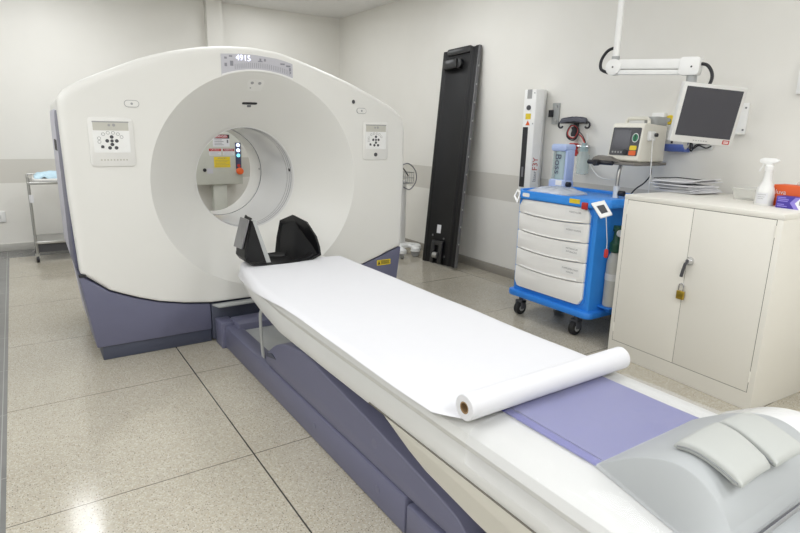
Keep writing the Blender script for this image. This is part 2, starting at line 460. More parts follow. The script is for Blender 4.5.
# control panels either side
def control_panel(cx, cz, w, h, knob):
    T = frame((cx, FY - .001, cz), (1, 0, 0), (0, 0, 1))
    p = MB().prism(rrect(-w / 2, -h / 2, w / 2, h / 2, .022), 0, .006, 'z', T).build('control_panel', 'pearl', g, bevel=.003)
    iw = w * .40
    MB().prism(rrect(-iw, -h * .21, iw, h * .42, .004), .006, .0075, 'z', T).build('keypad', 'white_plastic', p)
    MB().box((-iw + .002, h * .24, .0075), (iw - .002, h * .40, .0082), T).build('header_strip', 'strip', p)
    MB().box((-iw, h * .40, .006), (iw, h * .425, .009), T).build('header_shade', 'icon_light', p)
    s_ = w / .235 * 1.12
    for (x, z, q) in ((0, .030, .009), (0, -.012, .009), (-.022, .008, .009), (.022, .008, .009), (0, .008, .008), (-.045, -.025, .008), (-.012, -.031, .009), (.018, -.031, .009)):
        x *= s_; MB().prism(disc(x, z, q * s_, 12), .0075, .009, 'z', T).build('key_button', 'icon', p)
    MB().prism([(-.052 * s_, -.033), (-.036 * s_, -.033), (-.05 * s_, -.016)], .0075, .0092, 'z', T).build('key_button', 'icon', p)
    for (x, z, q) in ((-.008, .095, .007), (.014, .096, .0085)): MB().prism(disc(x * s_, z, q, 12), .0082, .0092, 'z', T).build('header_key', 'icon_light', p)
    for (x, z) in ((-.058, .002), (-.058, .022), (-.038, .045), (-.016, .053), (.008, .053), (.030, .046), (.046, .030)):
        k = MB()
        for rr, kk in ((.0085, 0), (.0062, 1)):
            k.mat(kk); k.prism(disc(x * s_, z, rr * s_, 12), .0075, .0085 + .0005 * kk, 'z', T)
        k.build('outline_key', ['icon_light', 'white_plastic'], p)
    if not knob:
        for q in range(9): MB().prism(disc(-.062 + q * .0165, -h * .36, .005, 8), .006, .007, 'z', T).build('indicator', 'strip', p)
    if knob:
        MB().lathe([(.014, .006), (.014, .010), (.010, .016), (0, .016)], T @ V((0, -h * .36, 0)), (0, -1, 0), 20).build('key_switch', 'icon', p)
control_panel(.467, 1.315, .235, .275, False)
control_panel(2.232, 1.337, .218, .275, True)
for bx, bz in ((.588, 1.533), (2.112, 1.548)):
    T = frame((bx, FY, bz), (1, 0, 0), (0, 0, 1))
    p = MB().prism(rrect(-.040, -.020, .040, .020, .0195), 0, .003, 'z', T).build('push_button', 'icon_light', g)
    MB().prism(rrect(-.037, -.017, .037, .017, .0165), .003, .005, 'z', T).build('button_cap', 'pearl', p)
    MB().prism(disc(0, 0, .007, 10), .005, .0055, 'z', T).build('button_mark', 'icon_light', p)
T = frame((2.045, FY, 1.608), (1, 0, 0), (0, 0, 1))
MB().prism(disc(0, 0, .014, 14, .8), 0, .006, 'z', T).build('sensor', 'icon', g)
# bits on the flare
def on_flare(x, z):
    rr = math.hypot(x - XC, z - BZ); y = flare_y(rr); e = V(((x - XC) / rr, 0, (z - BZ) / rr))
    sl = e * .34 + V((0, -.30, 0)); sl.normalize(); tn = V((e.z, 0, -e.x)); nn = tn.cross(sl)
    return frame(V((x, y, z)), tn, sl)
T = on_flare(1.342, 1.572)
MB().prism(rrect(-.052, -.009, .052, .009, .008), -.004, .003, 'z', T).build('laser_slot', 'ink', g)
MB().prism(rrect(-.014, -.031, .014, -.016, .004), -.004, .003, 'z', T).build('laser_lens', 'grey_ink', g)
T = on_flare(1.352, 1.683)
sp_ = MB().prism(rrect(-.055, -.045, .055, .045, .02), -.006, .0015, 'z', T).build('speaker_plate', 'pearl', g)
for x, z, rr in ((-.025, .018, .011), (.025, .018, .011), (-.03, -.022, .005)): MB().prism(disc(x, z, rr, 12), .0015, .0022, 'z', T).build('speaker_hole', 'icon_light', sp_)
# dark block standing in for the shade inside the notch between cover and base
MB().box((.226, FY - .002, .540), (.262, FY + .02, .556)).build('notch_shade', 'ink', g)

# ------------------------------------------------------------------ patient table
TX = 1.345
t = thing('patient_table', 'long cream scanner table with purple lift base, running out from the gantry', 'table', (TX, 1.5, 0))
def mx(poly): return [(2 * TX - x, z) for x, z in poly][::-1]
for s in (0, 1):
    def bx(a, b):
        if s: a, b = (2 * TX - b[0], a[1], a[2]), (2 * TX - a[0], b[1], b[2])
        return MB().box(a, b)
    rl = bx((1.01, 1.435, 0), (1.105, 3.56, .152)).build('base_rail', 'purple', t, bevel=.012)
    bx((1.01, .1, 0), (1.105, 1.428, .135)).build('base_rail', 'purple', t, bevel=.012)
    bx((.985, 3.52, 0), (1.075, 3.665, .172)).build('end_block', 'purple', t, bevel=.006)
    for y_ in (2.18, 1.62):
        xx = 1.01 if not s else 2 * TX - 1.01
        MB().cyl((xx, y_, .08), (xx + (-.002 if not s else .002), y_, .08), .016, n=20).build('rail_cap', 'purple', rl)
    arm = catmull([(2.81, .165), (2.80, .215), (2.66, .312), (2.50, .365), (2.33, .386), (2.17, .379), (1.73, .329), (1.37, .281), (1.19, .252), (1.13, .225), (1.112, .19), (1.14, .16)], 4)
    poly = [(p.x, p.y) for p in arm] + [(1.3, .156), (2.72, .156)]
    a, b = (1.018, 1.135) if not s else (2 * TX - 1.135, 2 * TX - 1.018)
    am = MB().prism(poly, a, b, 'x').build('lift_arm', 'purple', t, bevel=.018, seg=3)
    if not s:
        MB().prism([(2.79, .205), (2.66, .232), (2.71, .248), (2.785, .228)], 1.014, 1.02, 'x').build('arm_notch', 'purple_dark', am)
        for y_, z_ in ((1.66, .25),):
            MB().cyl((1.02, y_, z_), (1.0175, y_, z_), .02, n=20).build('arm_cap', 'purple', am)
MB().box((1.07, 3.42, .03), (1.62, 3.60, .185)).build('cross_beam', 'purple', t, bevel=.008)
MB().box((1.105, 2.2, .06), (1.585, 3.42, .142)).build('base_plate', 'plate_grey', t, bevel=.003)
MB().box((1.15, .15, .02), (1.54, 2.5, .40)).build('lift_chassis', 'black_matte', t, bevel=.01)
# cradle: lofted section
half = [(TX, .609), (1.20, .612), (1.06, .610), (1.005, .602), (.98, .585), (.969, .560), (.975, .540), (.992, .530), (.976, .505), (.968, .468), (.974, .444), (1.0, .434), (1.1, .42), (TX, .415)]
def sect(y, dx=0, zb=0):
    L_ = [(x + dx * (TX - x) / .37 if x < TX else x, z + (zb * (.61 - z) / .2)) for x, z in half]
    R_ = [(2 * TX - x, z) for x, z in L_[1:-1]][::-1]
    return [V((x, y, z)) for x, z in L_ + R_]
secs = [sect(-.9), sect(0), sect(1), sect(2.0), sect(2.5, .005), sect(2.8, .02, .03), sect(3.05, .05, .04), sect(3.25, .085, .05), sect(3.33, .105, .06), sect(3.35, .13, .08)]
MB().rings(secs, True, True, True).build('cradle', 'cradle', t, ang=30)
for s in (0, 1):
    x = .966 if not s else 2 * TX - .966
    MB().box((min(x, x + (.006 if not s else -.006)), -.88, .452), (max(x, x + (.006 if not s else -.006)), 1.62, .4545)).build('panel_gap', 'cab_gap', t)
sk = [(-.9, .435), (1.60, .435), (1.50, .40), (1.40, .365), (1.30, .340), (1.06, .312), (.5, .27), (-.9, .26)]
MB().prism(sk, .992, 2 * TX - .992, 'x').build('skirt', 'skirt', t, bevel=.01)
# strap hanging from the cradle's end
rb_ = catmull([(1.035, 2.78, .47), (1.03, 2.86, .455), (1.028, 2.905, .41), (1.03, 2.915, .33), (1.032, 2.912, .24), (1.035, 2.905, .15)], 5)
st = MB()
st.rings([[p + V((0, -.018, 0)), p + V((0, .018, 0)), p + V((.006, .018, 0)), p + V((.006, -.018, 0))] for p in rb_], True, True, True)
st.build('hanging_strap', 'plate_grey', t)

# paper roll and sheet
pr = thing('paper_roll', 'roll of white examination paper lying across the table, its sheet unrolled to the gantry', 'paper roll', (TX, 1.095, .632))
RZ, RR, RY = .668, .0385, 1.095
MB().lathe([(.018, 0), (RR - .002, 0), (RR, .002), (RR, .705), (RR - .002, .707), (.018, .707), (.018, 0)], (.965, RY, RZ), (1, 0, 0), 40).build('roll', 'paper_roll', pr)
MB().lathe([(.014, 0), (.018, 0), (.018, .7072), (.014, .7072), (.014, -.0)], (.965, RY, RZ), (1, 0, 0), 28).build('roll_core', 'kraft', pr)
def edge_dx(y):
    tab = [(-9, 0), (2.0, 0), (2.5, .005), (2.8, .02), (3.05, .05), (3.25, .085), (3.35, .112)]
    for (a, b), (c, e) in zip(tab, tab[1:]):
        if y <= c: return b + (e - b) * (y - a) / (c - a)
    return .112
def sheet(u, v):
    y = 1.10 + v * (3.37 - .17 * u - 1.10)
    far = max(0, (y - 2.4) / .95); near = max(0, 1 - (y - 1.1) / .12)
    xe = .985 + edge_dx(y); sl = .040 + .075 * far ** 1.3 + .004 * math.sin(y * 5.3) - .03 * near
    xr = 1.70 + .003 * math.sin(y * 4.3 + 1) - .02 * far
    a = -sl + (xr - xe + sl) * (u ** 1.25)
    z = .6165 + .0012 * math.sin(y * 9 + a * 4) + .0014 * noise.noise(V((a * 6, y * 5, 1)))
    if a >= 0: x = xe + a
    else:
        R_ = .065 - .040 * min(1, far); th = min(-a / R_, 1.42); q = -a - th * R_
        x = xe - R_ * math.sin(th) - q * math.cos(th); z -= R_ * (1 - math.cos(th)) + q * math.sin(th)
    e = max(0, x - 1.67) / .05; z -= .02 * e * e
    k = max(0, 1 - (y - 1.1) / .14); z += .013 * k * k
    return (x, y, z)
MB().sheet(sheet, 56, 110, .0012).build('paper_sheet', 'paper', pr, ang=60)

# blue mat
bm_ = thing('table_mat', 'lavender blue vinyl mat on the table between the paper roll and the grey leg support', 'mat', (TX, .8, .612))
MB().sheet(lambda u, v: (1.145 + .425 * u, .42 + .75 * v, .624 + .0014 * noise.noise(V((u * 5, v * 5, 3))) + .001 * math.sin(u * 5 + v * 9)), 24, 40, .011).build('mat_pad', 'mat_blue', bm_, ang=60)
MB().box((1.117, .42, .6125), (1.1452, 1.17, .622)).build('mat_edge', 'mat_edge', bm_, bevel=.006)

# grey leg support wedge
lg = thing('leg_support', 'grey foam wedge for the knees lying at the near end of the table', 'leg support', (TX, .55, .636))
prof = catmull([(.768, .618), (.72, .655), (.66, .697), (.60, .726), (.55, .735), (.50, .722), (.45, .68), (.42, .63)], 5)
wp = [(p.x, p.y) for p in prof]
MB().rings([[V((1.118 - .235 * (.768 - y), y, .612)), V((1.118 - .04 * (.768 - y), y, z)), V((1.545, y, .612 + (z - .612) * .92)), V((1.545, y, .612))] for y, z in wp], True, True, True).build('wedge', 'foam', lg, bevel=.005)
p2 = catmull([(.40, .638), (.34, .655), (.25, .652), (.12, .648), (0, .66), (-.2, .70), (-.4, .64)], 4)
MB().prism([(p.x, p.y) for p in p2] + [(-.4, .637)], 1.06, 1.60, 'x').build('calf_rest', 'foam', lg, bevel=.006)
hp = catmull([(.74, .618), (.69, .648), (.63, .682), (.56, .70), (.50, .692), (.42, .645), (.32, .618)], 4)
MB().prism([(p.x, p.y) for p in hp], 1.548, 1.695, 'x').build('side_bolster', 'bolster', lg, bevel=.02, seg=3)

# two folded pads on the wedge
def wedge_z(y):
    for i in range(len(wp) - 1):
        a, b = wp[i], wp[i + 1]
        if b[0] <= y <= a[0]: return b[1] + (a[1] - b[1]) * (y - b[0]) / (a[0] - b[0])
    return .64
def pad(name, label, q, lift):
    q = [V(p) for p in q]; c_ = sum(q, V()) / 4
    o = thing(name, label, 'pad', c_[:]); n = 20; th = .028
    R = []
    for i in range(n + 1):
        tt = i / n; A = q[0].lerp(q[3], tt); B = q[1].lerp(q[2], tt)
        up = .010 * math.sin(PI * tt) - .014 * (1 - tt) ** 6 + lift * tt ** 3
        e = min(tt, 1 - tt) * n; rr = th * (.35 if e < .5 else (.75 if e < 1.5 else 1))
        sec = []
        for k in range(24):
            a = 2 * PI * k / 24; ca_, sa = math.cos(a), math.sin(a)
            px = .5 + .5 * math.copysign(abs(ca_) ** .25, ca_); pz = math.copysign(abs(sa) ** .4, sa) * rr * .5
            sec.append(A.lerp(B, px) + V((0, 0, up + pz - .004 * (2 * px - 1) ** 2)))
        R.append(sec)
    b = MB().rings(R, True, True, True).build('pad_body', 'pad', o, ang=55)
    MB().tube([s_[12] + V((-.001, 0, 0)) for s_ in R[1:-1]], .0022, 6).build('pad_seam', 'pad_seam', o)
    return o
pad('strap_pad', 'grey strap pad on the wedge, the one nearer the left edge of the table', [(1.183, .613, .747), (1.352, .616, .747), (1.281, .452, .735), (1.149, .448, .735)], 0)
pad('strap_pad', 'grey strap pad on the wedge, the one farther from the camera', [(1.364, .612, .747), (1.470, .602, .747), (1.415, .44, .727), (1.29, .445, .727)], .01)

# clear plastic cover over the foot half of the table
def film(u, v):
    y = -.85 + v * 1.93
    path = [(.9645, .50), (.968, .535), (.9665, .565), (.977, .592), (1.0, .609), (1.05, .6165), (1.10, .6185), (1.116, .6240), (1.15, .6285)]
    full = path + [(1.345, .6295)] + [(2 * TX - x, z) for x, z in path[::-1]]
    k = u * (len(full) - 1); i = min(int(k), len(full) - 2); q = k - i
    x = full[i][0] + (full[i + 1][0] - full[i][0]) * q; z = full[i][1] + (full[i + 1][1] - full[i][1]) * q
    nz = .0016 * (1 + noise.noise(V((x * 14, y * 5, z * 14)))) + .0012 * (1 + math.sin(y * 31 + x * 17))
    sgn = -1 if x < TX else 1
    sidew = 1 if abs(x - TX) > .33 else 0
    return (x + sgn * nz * sidew, y, z + nz * (1 - sidew * .5))
fm = MB().grid(lambda u, v: film(u, .0 + v * 1.0), 72, 110)
tag(fm.build('plastic_cover', 'film', None, ang=80), 'clear wrinkled plastic sheet wrapped over the near half of the table and its blue mat', 'plastic cover')

# head holder at the cradle's end
hh = thing('head_holder', 'black curved head holder with two upright flaps in front of the bore', 'head holder', (1.30, 3.35, .62))
def holder_section(y):
    # inner line from the left flap's top, round the bottom, to the right flap's top
    def ramp(v, tab):
        for (a, b), (c, e) in zip(tab, tab[1:]):
            if a <= v <= c: return b + (e - b) * (v - a) / (c - a)
        return tab[-1][1] if v > tab[-1][0] else tab[0][1]
    zl = ramp(y, [(3.165, .668), (3.20, .68), (3.225, .87), (3.25, .892), (3.37, .895), (3.40, .86), (3.46, .69), (3.56, .67)])
    xo = max(0, y - 3.34) * .33 + .012
    zr = ramp(y, [(3.165, .665), (3.185, .70), (3.21, .775), (3.26, .85), (3.40, .878), (3.55, .852), (3.66, .82), (3.80, .79)])
    pts = []
    for k in range(7):
        z = zl + (.668 - zl) * k / 6; pts.append((1.045 + xo + .065 * max(0, (z - .668) / .22), z))
    for x, z in ((1.06 + xo, .648), (1.10 + xo * .8, .634), (1.18 + xo * .5, .625), (1.28, .621), (1.36, .624), (1.43, .636), (1.475, .660)): pts.append((x, z))
    for k in range(7):
        z = .69 + (max(zr, .69) - .69) * k / 6; pts.append((1.492 + .012 * math.sin(min(1, (z - .69) / .1) * PI / 2) - .055 * max(0, (z - .75) / .13), z))
    if y > 3.33:
        tt = min(1, (y - 3.33) / .02)
        pts = [(x + (1.085 + xo - x) * tt, z + (.645 - z) * tt) if k > 8 else (x, z) for k, (x, z) in enumerate(pts)]
    return pts[:14]
shell = []
for i in range(25):
    y = 3.165 + .30 * i / 24; P_ = holder_section(y); n = len(P_); inn = []; out = []
    for k, (x, z) in enumerate(P_):
        a = V(P_[max(k - 1, 0)]); b = V(P_[min(k + 1, n - 1)]); tdir = (b - a)
        tdir = tdir.normalized() if tdir.length > 1e-6 else V((0, -1 if k < n / 2 else 1))
        nn = V((tdir.y, -tdir.x)); inn.append(V((x, y, z))); out.append(V((x + nn.x * .012, y, z + nn.y * .012)))
    shell.append(inn + out[::-1])
MB().rings(shell, True, True, True).build('holder_shell', 'carbon', hh, ang=40)
MB().box((1.2, 3.05, .585), (1.40, 3.5, .607)).build('mounting_tongue', 'black_matte', hh, bevel=.004)
rf = [V(p) for p in ((1.33, 3.17, .617), (1.46, 3.17, .628), (1.528, 3.19, .645), (1.522, 3.195, .70), (1.503, 3.20, .764), (1.459, 3.24, .853), (1.444, 3.40, .873), (1.428, 3.58, .813), (1.37, 3.50, .715), (1.315, 3.40, .622))]
rin = [p.lerp(V((1.45, 3.36, .69)), .38) + V((.012, .03, -.012)) for p in rf]; rout = [p + V((.022, .012, -.008 if p.z > .7 else -.012)) for p in rf]; nr = len(rf)
MB().add(rf + rin + rout, [(k, (k + 1) % nr, nr + (k + 1) % nr, nr + k) for k in range(nr)] + [[nr + k for k in range(nr)]] + [((k + 1) % nr, k, 2 * nr + k, 2 * nr + (k + 1) % nr) for k in range(nr)] + [[2 * nr + k for k in range(nr)][::-1]]).build('head_flap', 'carbon', hh, ang=25)
op = MB().add([(1.056, 3.235, .715), (1.102, 3.233, .885), (1.102, 3.375, .885), (1.066, 3.415, .70)], [(0, 1, 2, 3)])
op.add([(1.046, 3.235, .715), (1.094, 3.233, .885), (1.094, 3.375, .885), (1.056, 3.415, .70)], [(0, 1, 2, 3)])
op.rings([[V(p) for p in ((1.046, 3.235, .715), (1.094, 3.233, .885), (1.094, 3.375, .885), (1.056, 3.415, .70))], [V(p) for p in ((1.056, 3.235, .715), (1.102, 3.233, .885), (1.102, 3.375, .885), (1.066, 3.415, .70))]])
op.build('outer_plate', 'grey_metal', hh)
MB().rings([[V((1.112, 3.208, .885)), V((1.130, 3.208, .885)), V((1.130, 3.24, .885)), V((1.112, 3.24, .885))], [V((1.180, 3.185, .628)), V((1.208, 3.185, .628)), V((1.208, 3.22, .628)), V((1.180, 3.22, .628))]], True, True, True).build('flap_edge', 'plate_grey', hh)
MB().add([(1.05, 3.20, .65), (1.112, 3.21, .88), (1.185, 3.188, .63), (1.05, 3.215, .65), (1.112, 3.225, .88), (1.185, 3.203, .63)], [(0, 1, 2), (5, 4, 3), (0, 3, 4, 1), (1, 4, 5, 2), (2, 5, 3, 0)]).build('flap_gusset', 'carbon', hh)

# ------------------------------------------------------------------ grey steel cabinet
CW, CH, CD = .94, 1.06, .74
mid = V(((3.159 + 3.099) / 2, (2.176 + 1.239) / 2, 0)); ca = math.atan2(-.937, -.06)
fy = V((-math.sin(ca), math.cos(ca), 0))
cb = thing('storage_cabinet', 'low cream steel cabinet with two doors against the right wall', 'cabinet', (mid + fy * (CD / 2))[:], ca)
h = CD / 2
MB().box((-CW / 2, -h, 0), (CW / 2, h, CH - .03)).build('body', 'cab', cb, bevel=.004, world=False)
MB().box((-CW / 2, -h, CH - .032), (CW / 2, h, CH)).build('cabinet_top', 'cab', cb, bevel=.004, world=False)
MB().box((-.4405, -h - .0006, .1), (.4405, -h + .004, 1.03)).build('door_gap', 'cab_gap', cb, world=False)
for s in (-1, 1):
    a, b = (-.438, -.0012) if s < 0 else (.0012, .438)
    dr_ = MB().box((a, -h - .0022, .103), (b, -h + .004, 1.027)).build('cabinet_door', 'cab', cb, bevel=.0015, world=False)
    for z_ in (.16, .94):
        MB().cyl((s * .439, -h - .002, z_), (s * .439, -h - .002, z_ + .06), .004, n=10).build('hinge', 'cab', dr_, world=False)
hd = MB().lathe([(.024, 0), (.024, .006), (.017, .016), (.012, .03), (0, .03)], (.022, -h - .001, .732), (0, -1, 0), 24).build('lever_handle', 'chrome', cb, world=False)
MB().tube([(.022, -h - .024, .732), (.012, -h - .03, .715), (.004, -h - .03, .68), (-.004, -h - .028, .638)], .009, 12).build('lever_grip', 'icon', hd, world=False)
# padlock on the door
Tc = WM[cb.name]
pk = thing('padlock', 'small brass padlock hanging on the cabinet doors below the black lever', 'padlock', (Tc @ V((.002, -h - .02, .503)))[:], ca)
MB().box((-.022, -.009, 0), (.022, .009, .05)).build('lock_body', 'brass', pk, bevel=.004, world=False)
MB().tube([(-.014, 0, .045), (-.014, 0, .08)] + [(.014 * math.cos(a), 0, .08 + .014 * math.sin(a)) for a in [PI - PI * i / 8 for i in range(9)]] + [(.014, 0, .045)], .0035, 8).build('shackle', 'chrome', pk, world=False)
MB().tube([(0, .021, .082), (0, .0, .090), (0, -.008, .092)], .004, 8).build('staple', 'chrome', pk, world=False)

# things on the cabinet (cabinet-local helper)
def on_cab(lx, ly, z=CH): return (Tc @ V((lx, ly, z)))
def atcab(px, py):  # world xy -> z top
    return V((px, py, CH))
random.seed(3)
ps = thing('paper_stack', 'loose stack of white documents with a dark clip on the cabinet top', 'papers', (3.72, 2.12, CH))
base = frame((3.70, 2.10, CH), (math.cos(math.radians(-62)), math.sin(math.radians(-62)), 0), (0, 0, 1))
Rz = Matrix.Translation((3.70, 2.10, CH))
z = 0
for k in range(13):
    a = math.radians(-98 + random.uniform(-14, 10)); dx, dy = random.uniform(-.03, .03), random.uniform(-.025, .025)
    T = Rz @ Matrix.Translation((dx, dy, z)) @ Matrix.Rotation(a, 4, 'Z')
    hgt = .0062
    MB().sheet(lambda u, v: T @ V((-.16 + .32 * u, -.115 + .23 * v, hgt + (.05 if k > 8 else .012) * max(0, u - .45) ** 2 * (1 if k % 3 else 1.6))), 6, 3, hgt * .9).build('document', 'paper', ps)
    z += .0056
T = Rz @ Matrix.Translation((.02, .03, z + .002)) @ Matrix.Rotation(math.radians(-104), 4, 'Z')
MB().box((-.155, -.11, 0), (-.147, .11, .006), T).box((-.155, .103, 0), (.05, .111, .006), T).build('folder_edge', 'ink', ps)
T = Rz @ Matrix.Rotation(math.radians(-104), 4, 'Z')
MB().cyl(T @ V((-.165, -.07, .022)), T @ V((-.165, -.045, .022)), .009, n=12).build('binder_clip', 'ink', ps)

tb = thing('plastic_tub', 'low translucent plastic tub behind the spray bottle on the cabinet', 'tub', (3.62, 1.72, CH))
T = Matrix.Translation((3.66, 1.66, CH)) @ Matrix.Rotation(math.radians(-95), 4, 'Z')
def rr3(w, d_, z, rd): return [T @ V((x, y, z)) for x, y in rrect(-w / 2, -d_ / 2, w / 2, d_ / 2, rd)]
MB().rings([rr3(.15, .16, .0, .03), rr3(.17, .18, .06, .035), rr3(.18, .19, .062, .04), rr3(.18, .19, .068, .04)], True, True, True).build('tub_body', 'tub', tb)
sb = thing('spray_bottle', 'white trigger spray bottle standing on the cabinet', 'spray bottle', (3.42, 1.485, CH))
MB().lathe([(.044, 0), (.046, .006), (.046, .075), (.040, .095), (.024, .13), (.020, .165), (.018, .19), (0, .19)], (3.42, 1.485, CH), n=30).build('bottle_body', 'bottle', sb)
MB().lathe([(.019, .185), (.021, .19), (.021, .212), (.014, .22), (0, .22)], (3.42, 1.485, CH), n=24).build('spray_cap', 'white_plastic', sb)
T = frame((3.42, 1.485, CH + .22), (-.1, .995, 0), (0, 0, 1))
tr_ = MB().prism([(.05, .028), (.05, .012), (.018, .0), (-.012, -.012), (-.014, .005), (-.045, .018), (-.045, .028), (-.02, .036), (.03, .036)], -.011, .011, 'z', T).build('trigger_head', 'white_plastic', sb, bevel=.003)
MB().tube([T @ V(p) for p in ((.03, .012, 0), (.032, -.01, 0), (.042, -.028, 0), (.046, -.038, 0))], .0045, 8).build('trigger', 'white_plastic', tr_)
lb_ = MB()
for i in range(12):
    a0 = math.radians(150 + i * 6); a1 = math.radians(150 + i * 6 + 6)
    q = lambda a, zz: (3.42 + .0465 * math.cos(a), 1.485 + .0465 * math.sin(a), CH + zz)
    lb_.add([q(a0, .012), q(a1, .012), q(a1, .07), q(a0, .07)], [(0, 1, 2, 3)])
lb_.mat(1)
for k, (i0, i1, zz) in enumerate(((1, 10, .058), (2, 9, .046), (2, 8, .036))):
    for i in range(i0, i1):
        a0 = math.radians(150 + i * 6 + .8); a1 = math.radians(150 + i * 6 + 4.6)
        q = lambda a, zz: (3.42 + .0468 * math.cos(a), 1.485 + .0468 * math.sin(a), CH + zz)
        lb_.add([q(a0, zz), q(a1, zz), q(a1, zz + .004), q(a0, zz + .004)], [(0, 1, 2, 3)])
lb_.build('bottle_label', ['paper', 'icon_light'], sb)

def carton(label, name, c, rz, w, d_, h_, colA, deco):
    o = thing(name, label, 'box', c, rz)
    b = MB().box((-w / 2, -d_ / 2, 0), (w / 2, d_ / 2, h_)).build('carton', colA, o, bevel=.001, world=False)
    T = frame((0, -d_ / 2 - .0006, h_ / 2), (1, 0, 0), (0, 0, 1))
    deco(T, b, w, h_)
    return o
def deco_orange(T, b, w, h_):
    MB().prism([(-.01, -h_ / 2 + .002), (.015, -.012), (.06, .004), (w / 2 - .002, .006), (w / 2 - .002, -h_ / 2 + .002)], 0, .0005, 'z', T).build('glove_picture', 'drawer', b, world=False)
    MB().text('luva', T @ Matrix.Translation((-w / 2 + .012, .018, .0005)), .036, 'LEFT').text('• • • •', T @ Matrix.Translation((-w / 2 + .012, -.012, .0005)), .018, 'LEFT').build('lettering', 'paper', b, world=False)
def deco_purple(T, b, w, h_):
    MB().prism([(-.015, -h_ / 2), (.01, -h_ / 2), (-.015, 0), (.01, h_ / 2), (-.015, h_ / 2), (-.04, 0)], 0, .0005, 'z', T).build('chevron', 'box_lilac', b, world=False)
    MB().prism([(.01, -h_ / 2), (w / 2, -h_ / 2), (w / 2, h_ / 2), (.01, h_ / 2), (-.015, 0)], 0, .0005, 'z', T).build('white_panel', 'box_white', b, world=False)
    MB().text('DPM', T @ Matrix.Translation((.004, .002, .001)), .030, 'LEFT').build('lettering', 'green_dark', b, world=False)
    m = MB()
    for k, wd in enumerate((.04, .055, .05, .0, .035, .05)):
        if wd: m.box((-w / 2 + .008, .022 - k * .009, .0002), (-w / 2 + .008 + wd, .027 - k * .009, .0006), T)
    m.build('small_print', 'box_lilac', b, world=False)
carton('orange glove carton behind the purple box at the right end of the cabinet', 'glove_box', (3.50, 1.34, CH), math.radians(-96), .24, .10, .115, 'box_orange', deco_orange)
carton('purple and white carton in front of the orange box on the cabinet', 'supply_box', (3.40, 1.292, CH), math.radians(-96), .22, .07, .062, 'box_purple', deco_purple)
tag(MB().box((3.495, 1.22, CH + .1155), (3.545, 1.37, CH + .135)).build('tissue_pack', 'tub', None, bevel=.006), 'flat translucent pack lying on top of the orange carton', 'pack')

# ------------------------------------------------------------------ blue crash cart
ct = thing('emergency_cart', 'blue wheeled emergency cart with five white drawers beside the cream cabinet', 'cart', (3.5, 2.81, 0))
MB().prism(rrect(2.395, .185, 3.125, .965, .03), 3.205, 3.78, 'x').build('cart_body', 'blue', ct, bevel=.012)
ct_top = lambda o: [(3.165 + o, 2.45 + o * .4), (3.27 + o * .4, 2.345 + o), (3.82 - o, 2.345 + o), (3.82 - o, 3.185 - o), (3.27 + o * .4, 3.185 - o), (3.165 + o, 3.08 - o * .4)]
MB().prism(ct_top(0), .935, .975, 'z').build('cart_top', 'blue', ct, bevel=.008)
lipm = MB()
ro = ct_top(0); ri = ct_top(.02)
lipm.rings([[V((x, y, .97)) for x, y in ro], [V((x, y, .996)) for x, y in ro], [V((x, y, .996)) for x, y in ri], [V((x, y, .97)) for x, y in ri]])
lipm.build('top_rim', 'blue', ct, bevel=.003)
MB().prism(rrect(3.165, 2.36, 3.81, 3.165, .06), .16, .21, 'z').build('bumper', 'blue_dark', ct, bevel=.015)
MB().prism(rrect(2.43, .235, 3.10, .935, .05), 3.198, 3.206, 'x').build('drawer_surround', 'blue_dark', ct, bevel=.002)
zb = [.932, .828, .693, .553, .413, .245]
def bow(y): tt = (y - 2.765) / .325; return -.018 * max(0, 1 - tt * tt)
for k in range(5):
    ys = [3.09 - .65 * i / 24 for i in range(25)]
    def cut(y, z):   # rounded outer corners
        e = min(3.09 - y, y - 2.44); rr = .05
        if e < rr:
            q = rr - math.sqrt(max(0, rr * rr - (rr - e) ** 2))
            if k == 0: z = min(z, .932 - q)
            if k == 4: z = max(z, .245 + q)
        return z
    up = [(y, cut(y, zb[k] - .002 + (bow(y) if k else 0))) for y in ys]
    dn = [(y, cut(y, zb[k + 1] + .002 + (bow(y) if k < 4 else 0))) for y in ys]
    dw = MB().prism(up + dn[::-1], 3.176, 3.2, 'x').build('drawer', 'drawer', ct, bevel=.005)
    if k < 4:   # curved pull lip along the lower edge
        MB().tube([(3.176 - .010 * (1 - ((y - 2.765) / .325) ** 2), y, cut(y, zb[k + 1] + .012 + bow(y))) for y in ys[2:-2]], .0045, 8).build('pull_lip', 'drawer', dw)
    txt = [['MEDICAÇÕES'], ['ACESSO VENOSO'], ['MATERIAIS DE', 'INTUBAÇÃO'], ['COMPLEMENTARES', 'SONDAS'], None][k]
    if txt:
        zc = (zb[k] + zb[k + 1]) / 2 + .012 - .006 * k
        T = frame((3.1752, 2.56, zc), (0, -1, 0), (0, 0, 1))
        card = MB().box((-.085, -.032, 0), (.085, .032, .0006), T).build('drawer_label', 'white_plastic', dw)
        m = MB()
        for i, q in enumerate(txt): m.text(q, T @ Matrix.Translation((0, (.011 if len(txt) > 1 else .0) - .023 * i, .001)), .0165)
        m.build('lettering', 'grey_ink', card)
